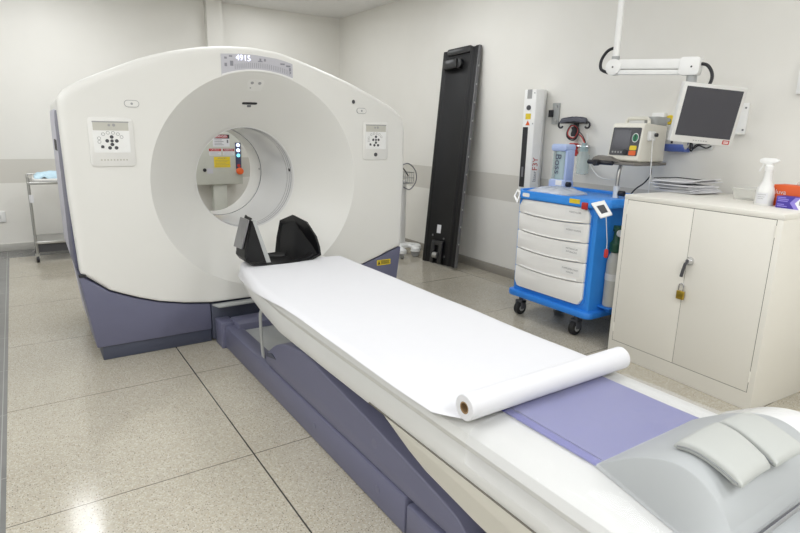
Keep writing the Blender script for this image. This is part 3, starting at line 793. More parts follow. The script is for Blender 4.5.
for x_ in (3.25, 3.73):
    for y_ in (2.52, 3.07):
        c_ = MB().cyl((x_, y_, .10), (x_, y_, .165), .018, n=14).box((x_ - .03, y_ - .034, .05), (x_ + .02, y_ - .026, .115)).box((x_ - .03, y_ + .026, .05), (x_ + .02, y_ + .034, .115)).box((x_ - .03, y_ - .034, .10), (x_ + .025, y_ + .034, .118)).build('caster', 'rubber', ct, bevel=.002)
        w = MB().lathe([(.02, -.022), (.046, -.022), (.054, -.016), (.054, .016), (.046, .022), (.02, .022)], (x_ - .008, y_, .054), (0, 1, 0), 28).build('caster_wheel', 'black_matte', c_)
        MB().lathe([(.026, -.0245), (.026, .0245)], (x_ - .008, y_, .054), (0, 1, 0), 20).build('wheel_hub', 'icon_light', c_)
# white corner handles with dark window
def corner_handle(q, hole=True):
    q = [V(p) for p in q]; c_ = sum(q, V()) / 4; n = (q[1] - q[0]).cross(q[3] - q[0]).normalized() * .012
    qi = [c_ + (p - c_) * .55 + (q[2] - q[0]) * .02 for p in q]
    hd_ = MB()
    hd_.add(q + qi + [p + n for p in q] + [p + n for p in qi], sum([[(i, (i + 1) % 4, 4 + (i + 1) % 4, 4 + i), (8 + i, 12 + i, 12 + (i + 1) % 4, 8 + (i + 1) % 4), (i, 8 + i, 8 + (i + 1) % 4, (i + 1) % 4), (4 + i, 4 + (i + 1) % 4, 12 + (i + 1) % 4, 12 + i)] for i in range(4)], []))
    return hd_.build('corner_handle', 'white_plastic', ct, bevel=.003), qi, n
hd_, qi, n_ = corner_handle([(3.13, 2.403, .979), (3.20, 2.353, 1.001), (3.15, 2.245, .925), (3.07, 2.273, .904)])
MB().add([p + n_ * .4 for p in qi], [(0, 1, 2, 3)]).build('handle_window', 'icon', hd_)
MB().tube(catmull([(3.11, 2.262, .912), (3.13, 2.265, .84), (3.16, 2.27, .74), (3.17, 2.275, .69)], 5), .0025, 6).build('tether_cord', 'wire_white', ct)
tgp = MB().prism(rrect(-.013, -.03, .013, .03, .012), -.005, .005, 'z', frame((3.17, 2.275, .658), (.7, -.7, 0), (0, 0, 1))).build('tether_tag', 'red', ct, bevel=.002)
corner_handle([(3.14, 3.125, .948), (3.215, 3.165, .998), (3.18, 3.09, .985), (3.10, 3.045, .905)])
MB().box((3.1635, 2.52, .955), (3.166, 2.61, .986)).build('yellow_sticker', 'yellow', ct)
MB().box((3.150, 2.45, .925), (3.166, 2.495, .972)).build('red_clip', 'red', ct, bevel=.004)
MB().prism(rrect(-.035, -.014, .035, .014, .01), 0, .001, 'z', frame((3.1648, 3.02, .966), (0, -1, 0), (0, 0, 1))).build('badge', 'drawer', ct)
# post and shelf for the monitor
MB().cyl((3.60, 2.555, .97), (3.60, 2.555, 1.06), .022, n=18).build('post_base', 'monitor', ct)
MB().tube(catmull([(3.60, 2.555, 1.05), (3.602, 2.555, 1.12), (3.608, 2.555, 1.17), (3.622, 2.553, 1.215)], 4), .014, 12).build('post', 'steel', ct)
MB().cyl((3.60, 2.53, 1.01), (3.60, 2.49, 1.01), .02, n=14).build('clamp_knob', 'ink', ct)
MB().prism(rrect(3.50, 2.36, 3.88, 2.70, .02), 1.215, 1.236, 'z').build('shelf', 'shelf_grey', ct, bevel=.004)
rail = MB().tube([(3.485, 2.735, 1.226), (3.485, 2.53, 1.226)], .016, 12).build('shelf_grip', 'ink', ct)
MB().cyl((3.475, 2.645, 1.224), (3.44, 2.645, 1.224), .022, n=16).build('shelf_knob', 'ink', ct)
MB().prism([(2.715, 1.236), (2.70, 1.262), (2.66, 1.276), (2.57, 1.270), (2.49, 1.236)], 3.485, 3.54, 'x').build('shelf_cover', 'shelf_grey', ct, bevel=.006)
# oxygen cylinder
MB().box((3.30, 2.295, .235), (3.44, 2.40, .247)).build('cylinder_shelf', 'blue_dark', ct, bevel=.003)
MB().box((3.355, 2.33, .20), (3.385, 2.40, .24)).build('cylinder_bracket', 'blue_dark', ct)
ox = thing('oxygen_cylinder', 'pale oxygen cylinder with green regulator strapped to the cart side by the cabinet', 'gas cylinder', (3.365, 2.342, .247))
o_ = (3.365, 2.342, .247)
MB().lathe([(.045, 0), (.05, .006), (.05, .30), (.044, .35), (.026, .385), (.02, .40), (0, .40)], o_, n=30).build('cylinder_body', 'o2_body', ox)
gr_ = MB().lathe([(.03, .385), (.042, .395), (.042, .45), (.026, .47), (.022, .53), (.03, .535), (.03, .57), (0, .572)], o_, n=24).build('regulator', 'green_dark', ox)
MB().lathe([(.024, 0), (.024, .014), (0, .014)], (3.345, 2.309, .247 + .525), (-.5, -.8, 0), 20).build('gauge', 'monitor', gr_)
MB().lathe([(.0505, .19), (.0525, .192), (.0525, .235), (.0505, .237)], o_, n=30).build('cylinder_strap', 'strap_white', ox)

# defibrillator
nrm = V((-1, -.03, .17)).normalized(); uu = V((.03, -1, 0)).normalized(); vv = uu.cross(nrm) * -1
vv = V((0, 0, 1)) - nrm * nrm.z; vv.normalize()
df = thing('defibrillator', 'cream defibrillator monitor with dark screen on the cart shelf', 'defibrillator', (3.65, 2.57, 1.236))
MB().prism([(3.575, 1.238), (3.56, 1.25), (3.595, 1.49), (3.61, 1.503), (3.85, 1.49), (3.865, 1.48), (3.865, 1.25), (3.855, 1.238)], 2.385, 2.638, 'y').build('housing', 'ecg_body', df, bevel=.014, seg=3)
T = frame((3.5785, 2.512, 1.378), (0, -1, 0), (.146, 0, 1)) @ Matrix.Diagonal((1.06, 1.16, 1, 1))
pn = MB().prism(rrect(-.105, -.085, .105, .082, .008), -.004, .003, 'z', T).build('front_panel', 'icon', df)
MB().prism(rrect(-.09, -.045, .035, .068, .004), .003, .004, 'z', T).build('screen', 'screen', pn)
MB().prism(disc(.072, .022, .027, 22, .85), .003, .005, 'z', T).build('energy_dial', 'white_plastic', pn)
MB().prism(disc(.072, .022, .023, 22, .85), .005, .006, 'z', T).build('dial_face', 'green', pn)
MB().box((.067, .004, .006), (.077, .040, .008), T).build('dial_pointer', 'green_dark', pn)
MB().prism(rrect(.045, -.052, .095, -.025, .008), .003, .007, 'z', T).build('charge_button', 'yellow', pn)
MB().prism(rrect(.045, -.083, .095, -.055, .008), .003, .007, 'z', T).build('shock_button', 'orange', pn)
MB().prism(disc(.018, -.066, .017, 18), .003, .012, 'z', T).build('knob', 'ink', pn)
kk = MB()
for i in range(4): kk.prism(disc(-.08 + i * .022, -.066, .006, 10), .003, .005, 'z', T)
kk.build('soft_keys', 'icon_light', pn)
MB().tube([(3.70, 2.60, 1.495), (3.70, 2.60, 1.525), (3.70, 2.585, 1.537), (3.70, 2.44, 1.537), (3.70, 2.425, 1.525), (3.70, 2.425, 1.495)], .013, 10).build('carry_handle', 'ecg_body', df)
MB().prism(rrect(3.72, 2.385, 3.87, 2.485, .02), 1.492, 1.55, 'z').build('paddle', 'plate_grey', df, bevel=.01)
MB().prism(rrect(-.035, -.035, .03, .03, .01), 0, .03, 'z', frame((3.665, 2.385, 1.42), (1, 0, 0), (0, 0, 1))).build('connector', 'white_plastic', df, bevel=.008)
MB().cyl((3.685, 2.36, 1.425), (3.685, 2.34, 1.425), .013, n=14).build('socket', 'ink', df)
cw = tag(MB().tube(catmull([(3.655, 2.352, 1.40), (3.65, 2.345, 1.32), (3.648, 2.338, 1.24), (3.65, 2.335, 1.16), (3.655, 2.335, 1.08), (3.66, 2.338, 1.0), (3.66, 2.34, .93)], 6), .004, 8).build('patient_cable', 'wire_white', None), 'white cable hanging from the defibrillator side past the shelf', 'cable')
tag(MB().tube(catmull([(3.72, 2.38, 1.21), (3.71, 2.372, 1.15), (3.72, 2.42, 1.09), (3.75, 2.50, 1.04), (3.77, 2.56, .982)], 6), .005, 8).build('power_cable', 'ink', None), 'black cable curving down from the defibrillator shelf to the cart top', 'cable')

# suction unit on the cart
sx, sy, sz = 3.615, 3.05, .976
su = thing('suction_unit', 'pale blue suction jar unit lettered Boss standing at the back of the blue cart', 'suction unit', (sx, sy, sz))
MB().prism(rrect(3.01, sz, 3.165, sz + .09, .02), 3.56, 3.68, 'x').build('unit_base', 'paleblue', su, bevel=.008)
MB().prism(rrect(3.015, sz + .31, 3.165, sz + .365, .02), 3.56, 3.68, 'x').build('unit_lid', 'paleblue', su, bevel=.01)
MB().box((3.58, 3.012, sz + .085), (3.67, 3.036, sz + .32)).build('unit_column', 'paleblue', su, bevel=.008)
MB().box((3.58, 3.148, sz + .085), (3.64, 3.16, sz + .32)).build('unit_frame', 'jar', su, bevel=.004)
MB().cyl((3.625, 3.09, sz + .09), (3.625, 3.09, sz + .315), .058, n=32).build('collection_jar', 'jar2', su)
MB().text('Boss', frame((3.564, 3.09, sz + .21), (0, 0, -1), (0, -1, 0)), .085).build('lettering', 'navy', su)
MB().cyl((3.60, 3.01, sz + .055), (3.60, 2.98, sz + .055), .02, n=16).build('unit_knob', 'ink', su)
MB().box((3.556, 3.03, sz + .045), (3.56, 3.09, sz + .085)).build('unit_label', 'white_plastic', su)
# wrapped pack in front of it
tr2 = MB().sheet(lambda u, v: (3.27 + .27 * v, 2.76 + .35 * u, .976 + .013 + .038 * (1 - (2 * u - 1) ** 4) * (1 - (2 * v - 1) ** 4) + .006 * noise.noise(V((u * 9, v * 7, 2)))), 24, 18, .012)
tag(tr2.build('wrapped_pack', 'bag', None), 'crumpled clear plastic pack lying at the front left of the blue cart top', 'plastic pack')

# ------------------------------------------------------------------ things on the right wall
rk = thing('wall_hook', 'black double hook rail on the right wall above the suction jar', 'hook', (3.97, 3.29, 1.46))
MB().box((3.975, 3.27, 1.40), (4.0, 3.31, 1.535)).build('back_plate', 'ink', rk, bevel=.003)
MB().cyl((3.955, 3.15, 1.515), (3.955, 3.43, 1.515), .011, n=12).build('rail', 'ink', rk)
for y_, s in ((3.15, -1), (3.43, 1)):
    MB().tube([(3.955, y_ + s * .024 * math.sin(a), 1.515 - .022 + .024 * math.cos(a)) for a in [i * PI * 1.35 / 10 for i in range(11)]], .008, 8).build('hook', 'ink', rk)
MB().box((3.955, 3.28, 1.505), (3.98, 3.30, 1.525)).build('rail_arm', 'ink', rk)
MB().lathe([(.022, 0), (.026, .02), (.018, .05), (.026, .075), (0, .08)], (3.965, 3.29, 1.40), n=18).build('gauge_body', 'ink', rk)
cf = MB().sheet(lambda u, v: (3.95 + .018 * math.sin(v * PI * 2) * .5 - .012 + .03 * v, 3.16 + .27 * u, 1.530 + .018 * math.sin(v * PI) + .014 * (1 - (2 * u - .9) ** 2) + .006 * noise.noise(V((u * 8, v * 6, 0)))), 24, 12, .022)
tag(cf.build('pressure_cuff', 'cuff', None), 'rumpled dark grey pressure cuff lying over the black hook rail', 'cuff')
cc = thing('coiled_leads', 'black and red leads looped under the black hook rail', 'cable', (3.95, 3.285, 1.34))
for rr, k_, dz in ((.058, 'ink', 0), (.052, 'red', .003), (.064, 'ink', -.004)):
    MB().tube([(3.945 + .006 * math.sin(3 * a), 3.285 + rr * math.cos(a), 1.435 + dz + rr * math.sin(a)) for a in [2 * PI * i / 28 for i in range(29)]], .0045, 8).build('lead_loop', k_, cc)
MB().tube(catmull([(3.945, 3.235, 1.42), (3.945, 3.19, 1.40), (3.945, 3.15, 1.345), (3.945, 3.125, 1.30)], 5), .005, 8).build('lead_tail', 'red', cc)
MB().tube(catmull([(3.955, 3.235, 1.445), (3.955, 3.19, 1.41), (3.955, 3.155, 1.36), (3.955, 3.14, 1.335)], 5), .004, 8).build('lead_tail', 'ink', cc)
jr = thing('suction_jar', 'clear wall jar with red cap on the right wall, behind the pale blue unit', 'jar', (3.93, 3.16, 1.06))
MB().lathe([(.03, 0), (.05, .01), (.052, .16), (.035, .185), (.03, .20), (0, .2)], (3.935, 3.145, 1.09), n=26).build('jar_body', 'jar', jr)
MB().lathe([(.034, .19), (.036, .225), (.02, .235), (.018, .26), (0, .26)], (3.935, 3.145, 1.09), n=20).build('jar_lid', 'jar2', jr)
MB().prism(rrect(3.225, 1.29, 3.285, 1.345, .012), 3.91, 3.96, 'x').cyl((3.935, 3.24, 1.30), (3.935, 3.21, 1.245), .018, n=12).build('red_valve', 'red', jr, bevel=.003)
MB().cyl((3.935, 3.15, 1.32), (4.0, 3.15, 1.32), .014, n=12).cyl((3.935, 3.15, 1.31), (3.935, 3.15, 1.35), .014, n=12).cyl((3.935, 3.23, 1.32), (3.935, 3.10, 1.32), .01, n=12).build('wall_stem', 'chrome', jr)
tag(MB().tube(catmull([(3.965, 3.235, 1.36), (3.96, 3.18, 1.34), (3.96, 3.135, 1.375), (3.96, 3.15, 1.42), (3.97, 3.135, 1.30), (3.96, 3.09, 1.18), (3.94, 3.02, 1.115), (3.93, 2.93, 1.075), (3.93, 2.80, 1.075)], 7), .0042, 8).build('white_tube', 'wire_white', None), 'thin white tube looping down the right wall beside the clear jar', 'tube')

lc = thing('laser_column', 'tall white laser column with a dark slit on the right wall, rising behind the blue cart', 'laser column', (3.90, 3.64, .90))
MB().prism([(3.99, 3.77), (3.85, 3.77), (3.82, 3.752), (3.82, 3.612), (3.90, 3.592), (3.99, 3.645)], .90, 1.79, 'z').build('column_body', 'white_plastic', lc, bevel=.006)
MB().box((3.817, 3.682, .94), (3.823, 3.742, 1.47)).build('laser_slit', 'ink', lc)
MB().box((3.813, 3.70, 1.03), (3.818, 3.72, 1.12)).build('slit_carriage', 'grey_ink', lc)
T = frame((3.8195, 3.69, 1.62), (0, -1, 0), (0, 0, 1)) @ Matrix.Diagonal((1.3, 1.1, 1, 1))
MB().box((-.02, .085, 0), (.022, .155, .001), T).build('info_label', 'icon_light', lc)
MB().prism(disc(.0, 0.015, .02, 18), -.002, .003, 'z', T).build('cap_plug', 'icon', lc)
wl = MB().box((-.024, -.075, 0), (.024, -.03, .0012), T).mat(1).prism([(-.02, -.122), (.02, -.122), (0, -.084)], 0, .0012, 'z', T).build('warning_label', ['yellow', 'orange'], lc)
T2 = frame((3.86, 3.602, 1.10), (0, 0, 1), (-.97, .2425, 0))
m = MB().text('F3Y', T2 @ Matrix.Translation((.05, 0, .0015)), .075).build('lettering', 'red', lc)
MB().text('laser', T2 @ Matrix.Translation((-.06, 0, .0015)), .05).build('lettering', 'grey_ink', lc)
for z_ in (1.76, 1.50): MB().cyl((3.822, 3.63, z_), (3.816, 3.63, z_), .006, n=10).build('screw', 'icon_light', lc)
sw = thing('wall_bracket', 'grey metal wall plate just right of the white laser column', 'bracket', (3.99, 3.50, 1.55))
MB().box((3.985, 3.49, 1.50), (4.0, 3.565, 1.68)).build('plate', 'plate_grey', sw, bevel=.003)
for z_ in (1.53, 1.65): MB().cyl((3.985, 3.515, z_), (3.975, 3.515, z_), .01, n=12).build('bolt', 'steel', sw)
MB().box((3.96, 3.55, 1.56), (4.0, 3.585, 1.62)).build('clip', 'ink', sw)

# monitor on the ceiling arm
ar = thing('ceiling_boom', 'white jointed arm hanging from the ceiling above the blue cart, carrying the flat monitor', 'monitor arm', (3.42, 2.55, ZC))
E1 = V((3.43, 2.553, 1.862)); E2 = V((3.545, 2.07, 1.838))
MB().cyl(E1 + V((0, 0, .03)), (E1.x, E1.y, ZC), .021, n=20).build('ceiling_pole', 'white_plastic', ar)
MB().lathe([(.09, 0), (.09, -.03), (.03, -.06)], (E1.x, E1.y, ZC), n=28).build('ceiling_plate', 'white_plastic', ar)
MB().cyl(E1 + V((0, 0, .02)), E1 + V((0, 0, .07)), .026, n=20).build('pole_collar', 'plate_grey', ar)
ad = (E2 - E1).normalized(); au = V((0, 0, 1)) - ad * ad.z; an = ad.cross(au)
T = frame(E1, ad, (0, 0, 1))
MB().prism(disc(0, 0, .052, 28), -.035, .035, 'z', T).build('elbow', 'white_plastic', ar, bevel=.006)
LL = (E2 - E1).length
MB().prism(rrect(.03, -.012, LL - .02, .048, .008), -.03, .03, 'z', T).build('arm_upper', 'white_plastic', ar, bevel=.004)
MB().prism(rrect(.03, -.046, LL - .05, -.017, .008), -.024, .024, 'z', T).build('arm_lower', 'white_plastic', ar, bevel=.004)
MB().prism(rrect(LL - .075, -.05, LL + .045, .058, .02), -.036, .036, 'z', T).build('arm_head', 'white_plastic', ar, bevel=.005)
MB().cyl(E2 + V((0, 0, -.05)), E2 + V((0, 0, -.10)), .03, n=20).build('swivel', 'plate_grey', ar)
for q in ((0, 0), (LL, 0)): MB().cyl(T @ V((q[0], q[1], .037)), T @ V((q[0], q[1], .034)), .006, n=10).build('arm_screw', 'icon', ar)
MB().tube(catmull([T @ V(p) for p in ((.01, .13, .0), (-.06, .11, .0), (-.10, .05, .0), (-.095, -.01, .0), (-.04, -.035, 0))], 6), .010, 10).build('elbow_cable', 'ink', ar)
MB().tube(catmull([T @ V(p) for p in ((LL + .03, .02, .0), (LL + .08, .01, 0), (LL + .115, -.04, 0), (LL + .115, -.10, 0.01), (LL + .06, -.2, 0))], 6), .010, 10).build('head_cable', 'ink', ar)
mw, mh = .395, .345
ya, pa, ra = math.radians(-30.5), math.radians(-7), math.radians(-4.1)
mn = V((math.sin(ya) * math.cos(pa), -math.cos(ya) * math.cos(pa), math.sin(pa))); mr = V((math.cos(ya), math.sin(ya), 0)); mu = mr.cross(-mn)
if mu.z < 0: mu = -mu
mr, mu = mr * math.cos(ra) + mu * math.sin(ra), -mr * math.sin(ra) + mu * math.cos(ra)
mc = V((3.475, 1.892, 1.549)); T = frame(mc, mr, mu)
MB().tube([E2 + V((0, 0, -.09)), E2 + V((-.005, -.005, -.17)), mc - mn * .10 + mu * .05, mc - mn * .06], .02, 10).build('monitor_mount', 'plate_grey', ar)
mo = thing('flat_monitor', 'square light grey flat monitor with a dark blank screen hung above the cabinet', 'monitor', mc[:])
MB().prism(rrect(-mw / 2, -mh / 2, mw / 2, mh / 2, .008), -.035, 0, 'z', T).build('bezel', 'monitor', mo, bevel=.004)
MB().prism(rrect(-mw / 2 + .035, -mh / 2 + .03, mw / 2 - .035, mh / 2 - .03, .02), -.065, -.034, 'z', T).build('back_shell', 'monitor', mo, bevel=.008)
MB().prism(rrect(-mw / 2 + .022, -mh / 2 + .040, mw / 2 - .022, mh / 2 - .022, .002), -.001, .0006, 'z', T).build('screen', 'screen', mo)
kb = MB()
for i in range(6): kb.box((-.055 + i * .016, -mh / 2 + .015, 0), (-.046 + i * .016, -mh / 2 + .020, .0015), T)
kb.build('bezel_buttons', 'icon_light', mo)
lgm = MB().box((.132, -mh / 2 + .010, 0), (.176, -mh / 2 + .034, .001), T).mat(1).box((.139, -mh / 2 + .016, .001), (.169, -mh / 2 + .028, .0013), T).mat(0).box((.139, -mh / 2 + .0205, .0013), (.169, -mh / 2 + .0235, .0016), T)
lgm.build('brand_mark', ['red', 'white_plastic'], mo)
# wall outlets, bracket and bin behind the monitor
ol = thing('wall_outlet', 'white wall outlet box on the right wall behind the defibrillator', 'outlet', (3.98, 2.56, 1.44))
MB().box((3.965, 2.485, 1.46), (4.0, 2.585, 1.585)).build('outlet_box', 'white_plastic', ol, bevel=.006)
MB().cyl((3.965, 2.53, 1.53), (3.955, 2.53, 1.53), .03, n=20).build('socket', 'monitor', ol)
MB().box((3.945, 2.50, 1.465), (3.966, 2.55, 1.50)).build('plug', 'plate_grey', ol, bevel=.004)
yo = thing('gas_outlet', 'round yellow gas outlet on the right wall, left of the flat monitor', 'outlet', (3.99, 2.40, 1.48))
MB().lathe([(.034, 0), (.034, .008), (.028, .014), (0, .014)], (4.0, 2.455, 1.535), (-1, 0, 0), 24).build('outlet_ring', 'yellow', yo)
MB().lathe([(.013, .014), (.013, .024), (0, .024)], (4.0, 2.455, 1.535), (-1, 0, 0), 16).build('outlet_port', 'plate_grey', yo)
bb = thing('wall_bin', 'small blue bin on the right wall partly hidden behind the flat monitor', 'bin', (3.95, 2.38, 1.31))
MB().prism([(4.0, 1.31), (3.93, 1.315), (3.90, 1.345), (3.895, 1.365), (3.905, 1.365), (3.912, 1.35), (3.935, 1.33), (3.985, 1.33), (3.985, 1.40), (4.0, 1.40)], 2.275, 2.445, 'y').build('bin_tray', 'blue_bin', bb, bevel=.003)
MB().box((3.915, 2.29, 1.332), (3.98, 2.43, 1.46)).build('bin_liner', 'monitor', bb, bevel=.006)
MB().box((3.912, 2.36, 1.37), (3.9155, 2.375, 1.41)).build('bin_latch', 'ink', bb)
bc = thing('dangling_leads', 'tangle of black and white leads on the right wall under the flat monitor', 'cable', (3.97, 2.2, 1.33))
for k, pts in enumerate((((3.98, 2.29, 1.40), (3.97, 2.25, 1.37), (3.965, 2.24, 1.335), (3.97, 2.20, 1.36), (3.975, 2.15, 1.345), (3.985, 2.12, 1.36)), ((3.985, 2.27, 1.42), (3.975, 2.265, 1.36), (3.97, 2.25, 1.32), (3.975, 2.22, 1.365), (3.985, 2.13, 1.37)), ((3.985, 2.30, 1.42), (3.97, 2.29, 1.35), (3.97, 2.30, 1.32), (3.985, 2.27, 1.38)))):
    MB().tube(catmull(pts, 5), .005, 8).build('lead', 'ink' if k < 2 else 'wire_white', bc)
MB().box((3.985, 2.11, 1.335), (4.0, 2.30, 1.43)).build('lead_holder', 'monitor', bc, bevel=.003)
wb = thing('monitor_bracket', 'white wall bracket at the right edge of the flat monitor', 'bracket', (3.98, 1.96, 1.50))
MB().box((3.985, 1.915, 1.44), (4.0, 1.985, 1.64)).build('plate', 'white_plastic', wb, bevel=.003)
MB().box((3.90, 1.92, 1.44), (3.99, 1.98, 1.452)).build('ledge', 'white_plastic', wb, bevel=.002)
for z_ in (1.47, 1.61): MB().cyl((3.985, 1.93, z_), (3.98, 1.93, z_), .006, n=10).build('screw', 'grey_ink', wb)
tag(MB().box((3.975, 1.40, 1.685), (4.0, 1.655, 1.86)).build('wall_panel', 'white_plastic', None, bevel=.004), 'white panel on the right wall at the edge of the frame', 'panel')

# ------------------------------------------------------------------ leaning black table top
BL, BR, TL = V((3.690, 4.991, .004)), V((3.707, 4.437, .028)), V((3.9646, 5.0964, 2.234))
u = (BR - BL); BW = u.length; T = frame(BL, u, TL - BL); BLn = (TL - BL).dot(V((T[0][1], T[1][1], T[2][1])))
n = V((T[0][2], T[1][2], T[2][2]))
bd = thing('cradle_board', 'long black scanner board leaning upright against the right wall', 'board', BL[:])
W_ = BW
pf_ = [(0, .0), (0, .03), (.012, .034), (.05, .034), (.06, .022), (.085, .022), (.10, .012), (W_ - .15, .012), (W_ - .135, .03), (W_ - .105, .03), (W_ - .095, .018), (W_ - .06, .018), (W_ - .05, .034), (W_ - .012, .034), (W_, .028), (W_, 0)]
MB().prism(pf_, .0, BLn, 'z', T @ Matrix(((1, 0, 0, 0), (0, 0, 1, 0), (0, 1, 0, 0), (0, 0, 0, 1)))).build('board_panel', 'board', bd, bevel=.003)
MB().box((W_ - .004, .0, .002), (W_ + .006, BLn, .036), T).build('edge_strip', 'board_edge', bd, bevel=.001)
for k in range(11):
    MB().cyl(T @ V((W_ + .004, .25 + k * .18, .018)), T @ V((W_ + .010, .25 + k * .18, .018)), .009, n=10).build('edge_screw', 'steel', bd)
MB().box((.06, BLn - .20, .01), (.27, BLn - .10, .075), T).build('latch_box', 'black', bd, bevel=.012)
MB().cyl(T @ V((.28, BLn - .15, .012)), T @ V((.28, BLn - .15, .055)), .05, n=24).build('latch_boss', 'black', bd, bevel=.006)
MB().prism(rrect(.05, BLn - .05, W_ - .12, BLn + .018, .03), 0, .03, 'z', T).build('end_lip', 'black', bd, bevel=.006)
MB().box((.18, .33, .0125), (.245, .42, .014), T).build('sticker', 'paper', bd)
bf = MB().box((.14, .0, .012), (.20, .23, .045), T).box((.27, .0, .012), (.33, .23, .045), T).box((.14, .2, .012), (.33, .25, .04), T).build('end_fitting', 'black', bd, bevel=.008)
MB().cyl(T @ V((.20, .09, .035)), T @ V((.27, .09, .035)), .035, n=20).build('roller', 'steel', bd)
for x, y in ((.12, .30), (.31, .28), (.12, .10), (.35, .09)): MB().cyl(T @ V((x, y, .012)), T @ V((x, y, .018)), .011, n=12).build('bolt', 'board_edge', bd)

# ------------------------------------------------------------------ white stand beside the gantry
iv = thing('monitoring_stand', 'white wheeled stand with wire basket, half hidden behind the gantry on the right', 'stand', (3.62, 5.35, 0))
ix, iy = 3.60, 5.42
MB().lathe([(.15, .10), (.15, .13), (.06, .16), (.05, .17)], (ix, iy, 0), n=24).build('stand_base', 'white_plastic', iv)
MB().lathe([(.095, .15), (.095, .83), (.085, .86), (0, .86)], (ix, iy, 0), n=28).build('stand_column', 'pearl', iv)
MB().cyl((ix - .07, iy - .07, .80), (ix - .07, iy - .07, 1.34), .010, n=12).build('stand_pole', 'steel', iv)
MB().lathe([(.02, 0), (.034, .01), (.034, .12), (.02, .13)], (ix - .07, iy - .07, 1.27), n=18).build('bottle_holder', 'jar2', iv)
MB().box((ix - .095, iy - .10, 1.18), (ix - .045, iy - .045, 1.25)).build('pole_clamp', 'icon', iv, bevel=.004)
bk = MB()
for zz in (.84, .90, .96): bk.tube([(ix - .12, iy - .16, zz), (ix + .10, iy - .16, zz), (ix + .10, iy + .02, zz), (ix - .12, iy + .02, zz), (ix - .12, iy - .16, zz)], .004, 6)
for k in range(9): bk.tube([(ix - .12 + .0275 * k, iy - .16, .96), (ix - .12 + .0275 * k, iy - .16, .84), (ix - .12 + .0275 * k, iy + .02, .84)], .003, 6)
bk.build('wire_basket', 'steel', iv)
MB().tube(catmull([(ix - .08, iy - .12, 1.02), (ix + .02, iy - .16, 1.06), (ix + .12, iy - .16, .98), (ix + .14, iy - .15, .86), (ix + .06, iy - .15, .77), (ix - .02, iy - .14, .80)], 6), .006, 8).build('looped_cable', 'grey_ink', iv)
MB().tube(catmull([(ix - .07, iy - .08, 1.2), (ix - .09, iy - .10, 1.08), (ix - .03, iy - .15, 1.0), (ix + .02, iy - .17, .92)], 6), .006, 8).build('looped_cable', 'ink', iv)
for a in (200, 250, 300, 340, 80):
    a = math.radians(a); e = V((math.cos(a), math.sin(a), 0)); p = V((ix, iy, 0)) + e * .24
    lg_ = MB().tube([V((ix, iy, .12)) + e * .05, V((ix, iy, .115)) + e * .16, V((ix, iy, .105)) + e * .24], .022, 10).build('stand_leg', 'white_plastic', iv)
    sd = V((-e.y, e.x, 0))
    MB().cyl(p - sd * .016 + V((0, 0, .05)), p + sd * .016 + V((0, 0, .05)), .05, n=24).build('caster_wheel', 'icon_light', lg_)
    MB().lathe([(.03, .06), (.056, .065), (.052, .10), (.03, .118), (0, .12)], p, n=18).build('caster_hood', 'white_plastic', lg_)

# ------------------------------------------------------------------ steel trolley at the left
tr = thing('instrument_trolley', 'steel two-shelf trolley by the back wall, half hidden behind the gantry on the left', 'trolley', (.33, 7.02, 0))
tx0, tx1, ty0, ty1 = .06, .62, 6.82, 7.26
for zz, nm in ((.80, 'upper_shelf'), (.19, 'lower_shelf')):
    MB().box((tx0, ty0, zz), (tx1, ty1, zz + .03)).build(nm, 'steel', tr, bevel=.006)
MB().box((tx0 + .03, ty0 + .03, .10), (tx1 - .02, ty1, .185)).build('undershelf', 'icon', tr)
for x_ in (tx0 + .012, tx1 - .012):
    for y_ in (ty0 + .012, ty1 - .012):
        MB().cyl((x_, y_, .085), (x_, y_, .875), .0125, n=14).build('leg', 'steel', tr)
        w = MB().cyl((x_ - .014, y_, .036), (x_ + .014, y_, .036), .036, n=20).build('caster_wheel', 'ink', tr)
        MB().box((x_ - .02, y_ - .02, .05), (x_ + .02, y_ + .02, .09)).build('caster_fork', 'steel', tr)
MB().tube([(tx0 + .012, ty0 + .012, .875), (tx0 + .012, ty1 - .012, .875), (tx1 - .012, ty1 - .012, .875)], .008, 10).build('guard_rail', 'steel', tr)
MB().box((tx0 + .002, ty0 - .004, .62), (tx0 + .04, ty0, .70)).build('hanging_tag', 'paper', tr)
ty = tag(MB().prism(rrect(tx0 + .05, ty0 + .03, tx1 - .04, ty1 - .05, .03), .8305, .855, 'z').build('metal_tray', 'pearl', None, bevel=.006), 'pale shallow tray on the top shelf of the steel trolley', 'tray')
random.seed(5)
cl = MB().sheet(lambda u, v: (tx0 + .07 + .40 * u, ty0 + .05 + .30 * v, .868 + .05 * (1 - (2 * u - 1) ** 4) * (1 - (2 * v - 1) ** 4) + .022 * noise.noise(V((u * 7, v * 5, 4)))), 40, 30, .012)
tag(cl.build('blue_cloth', 'cloth_blue', None), 'crumpled pale blue cloth heaped on the steel trolley', 'cloth')
so = thing('wall_socket', 'white wall socket low on the back wall at the left edge of the frame', 'socket', (-.235, 7.59, .34))
MB().prism(rrect(-.30, .33, -.17, .45, .01), 7.588, 7.6, 'y').build('socket_plate', 'white_plastic', so, bevel=.003)
MB().prism(rrect(-.26, .37, -.21, .41, .01), 7.584, 7.588, 'y').build('socket_face', 'monitor', so)

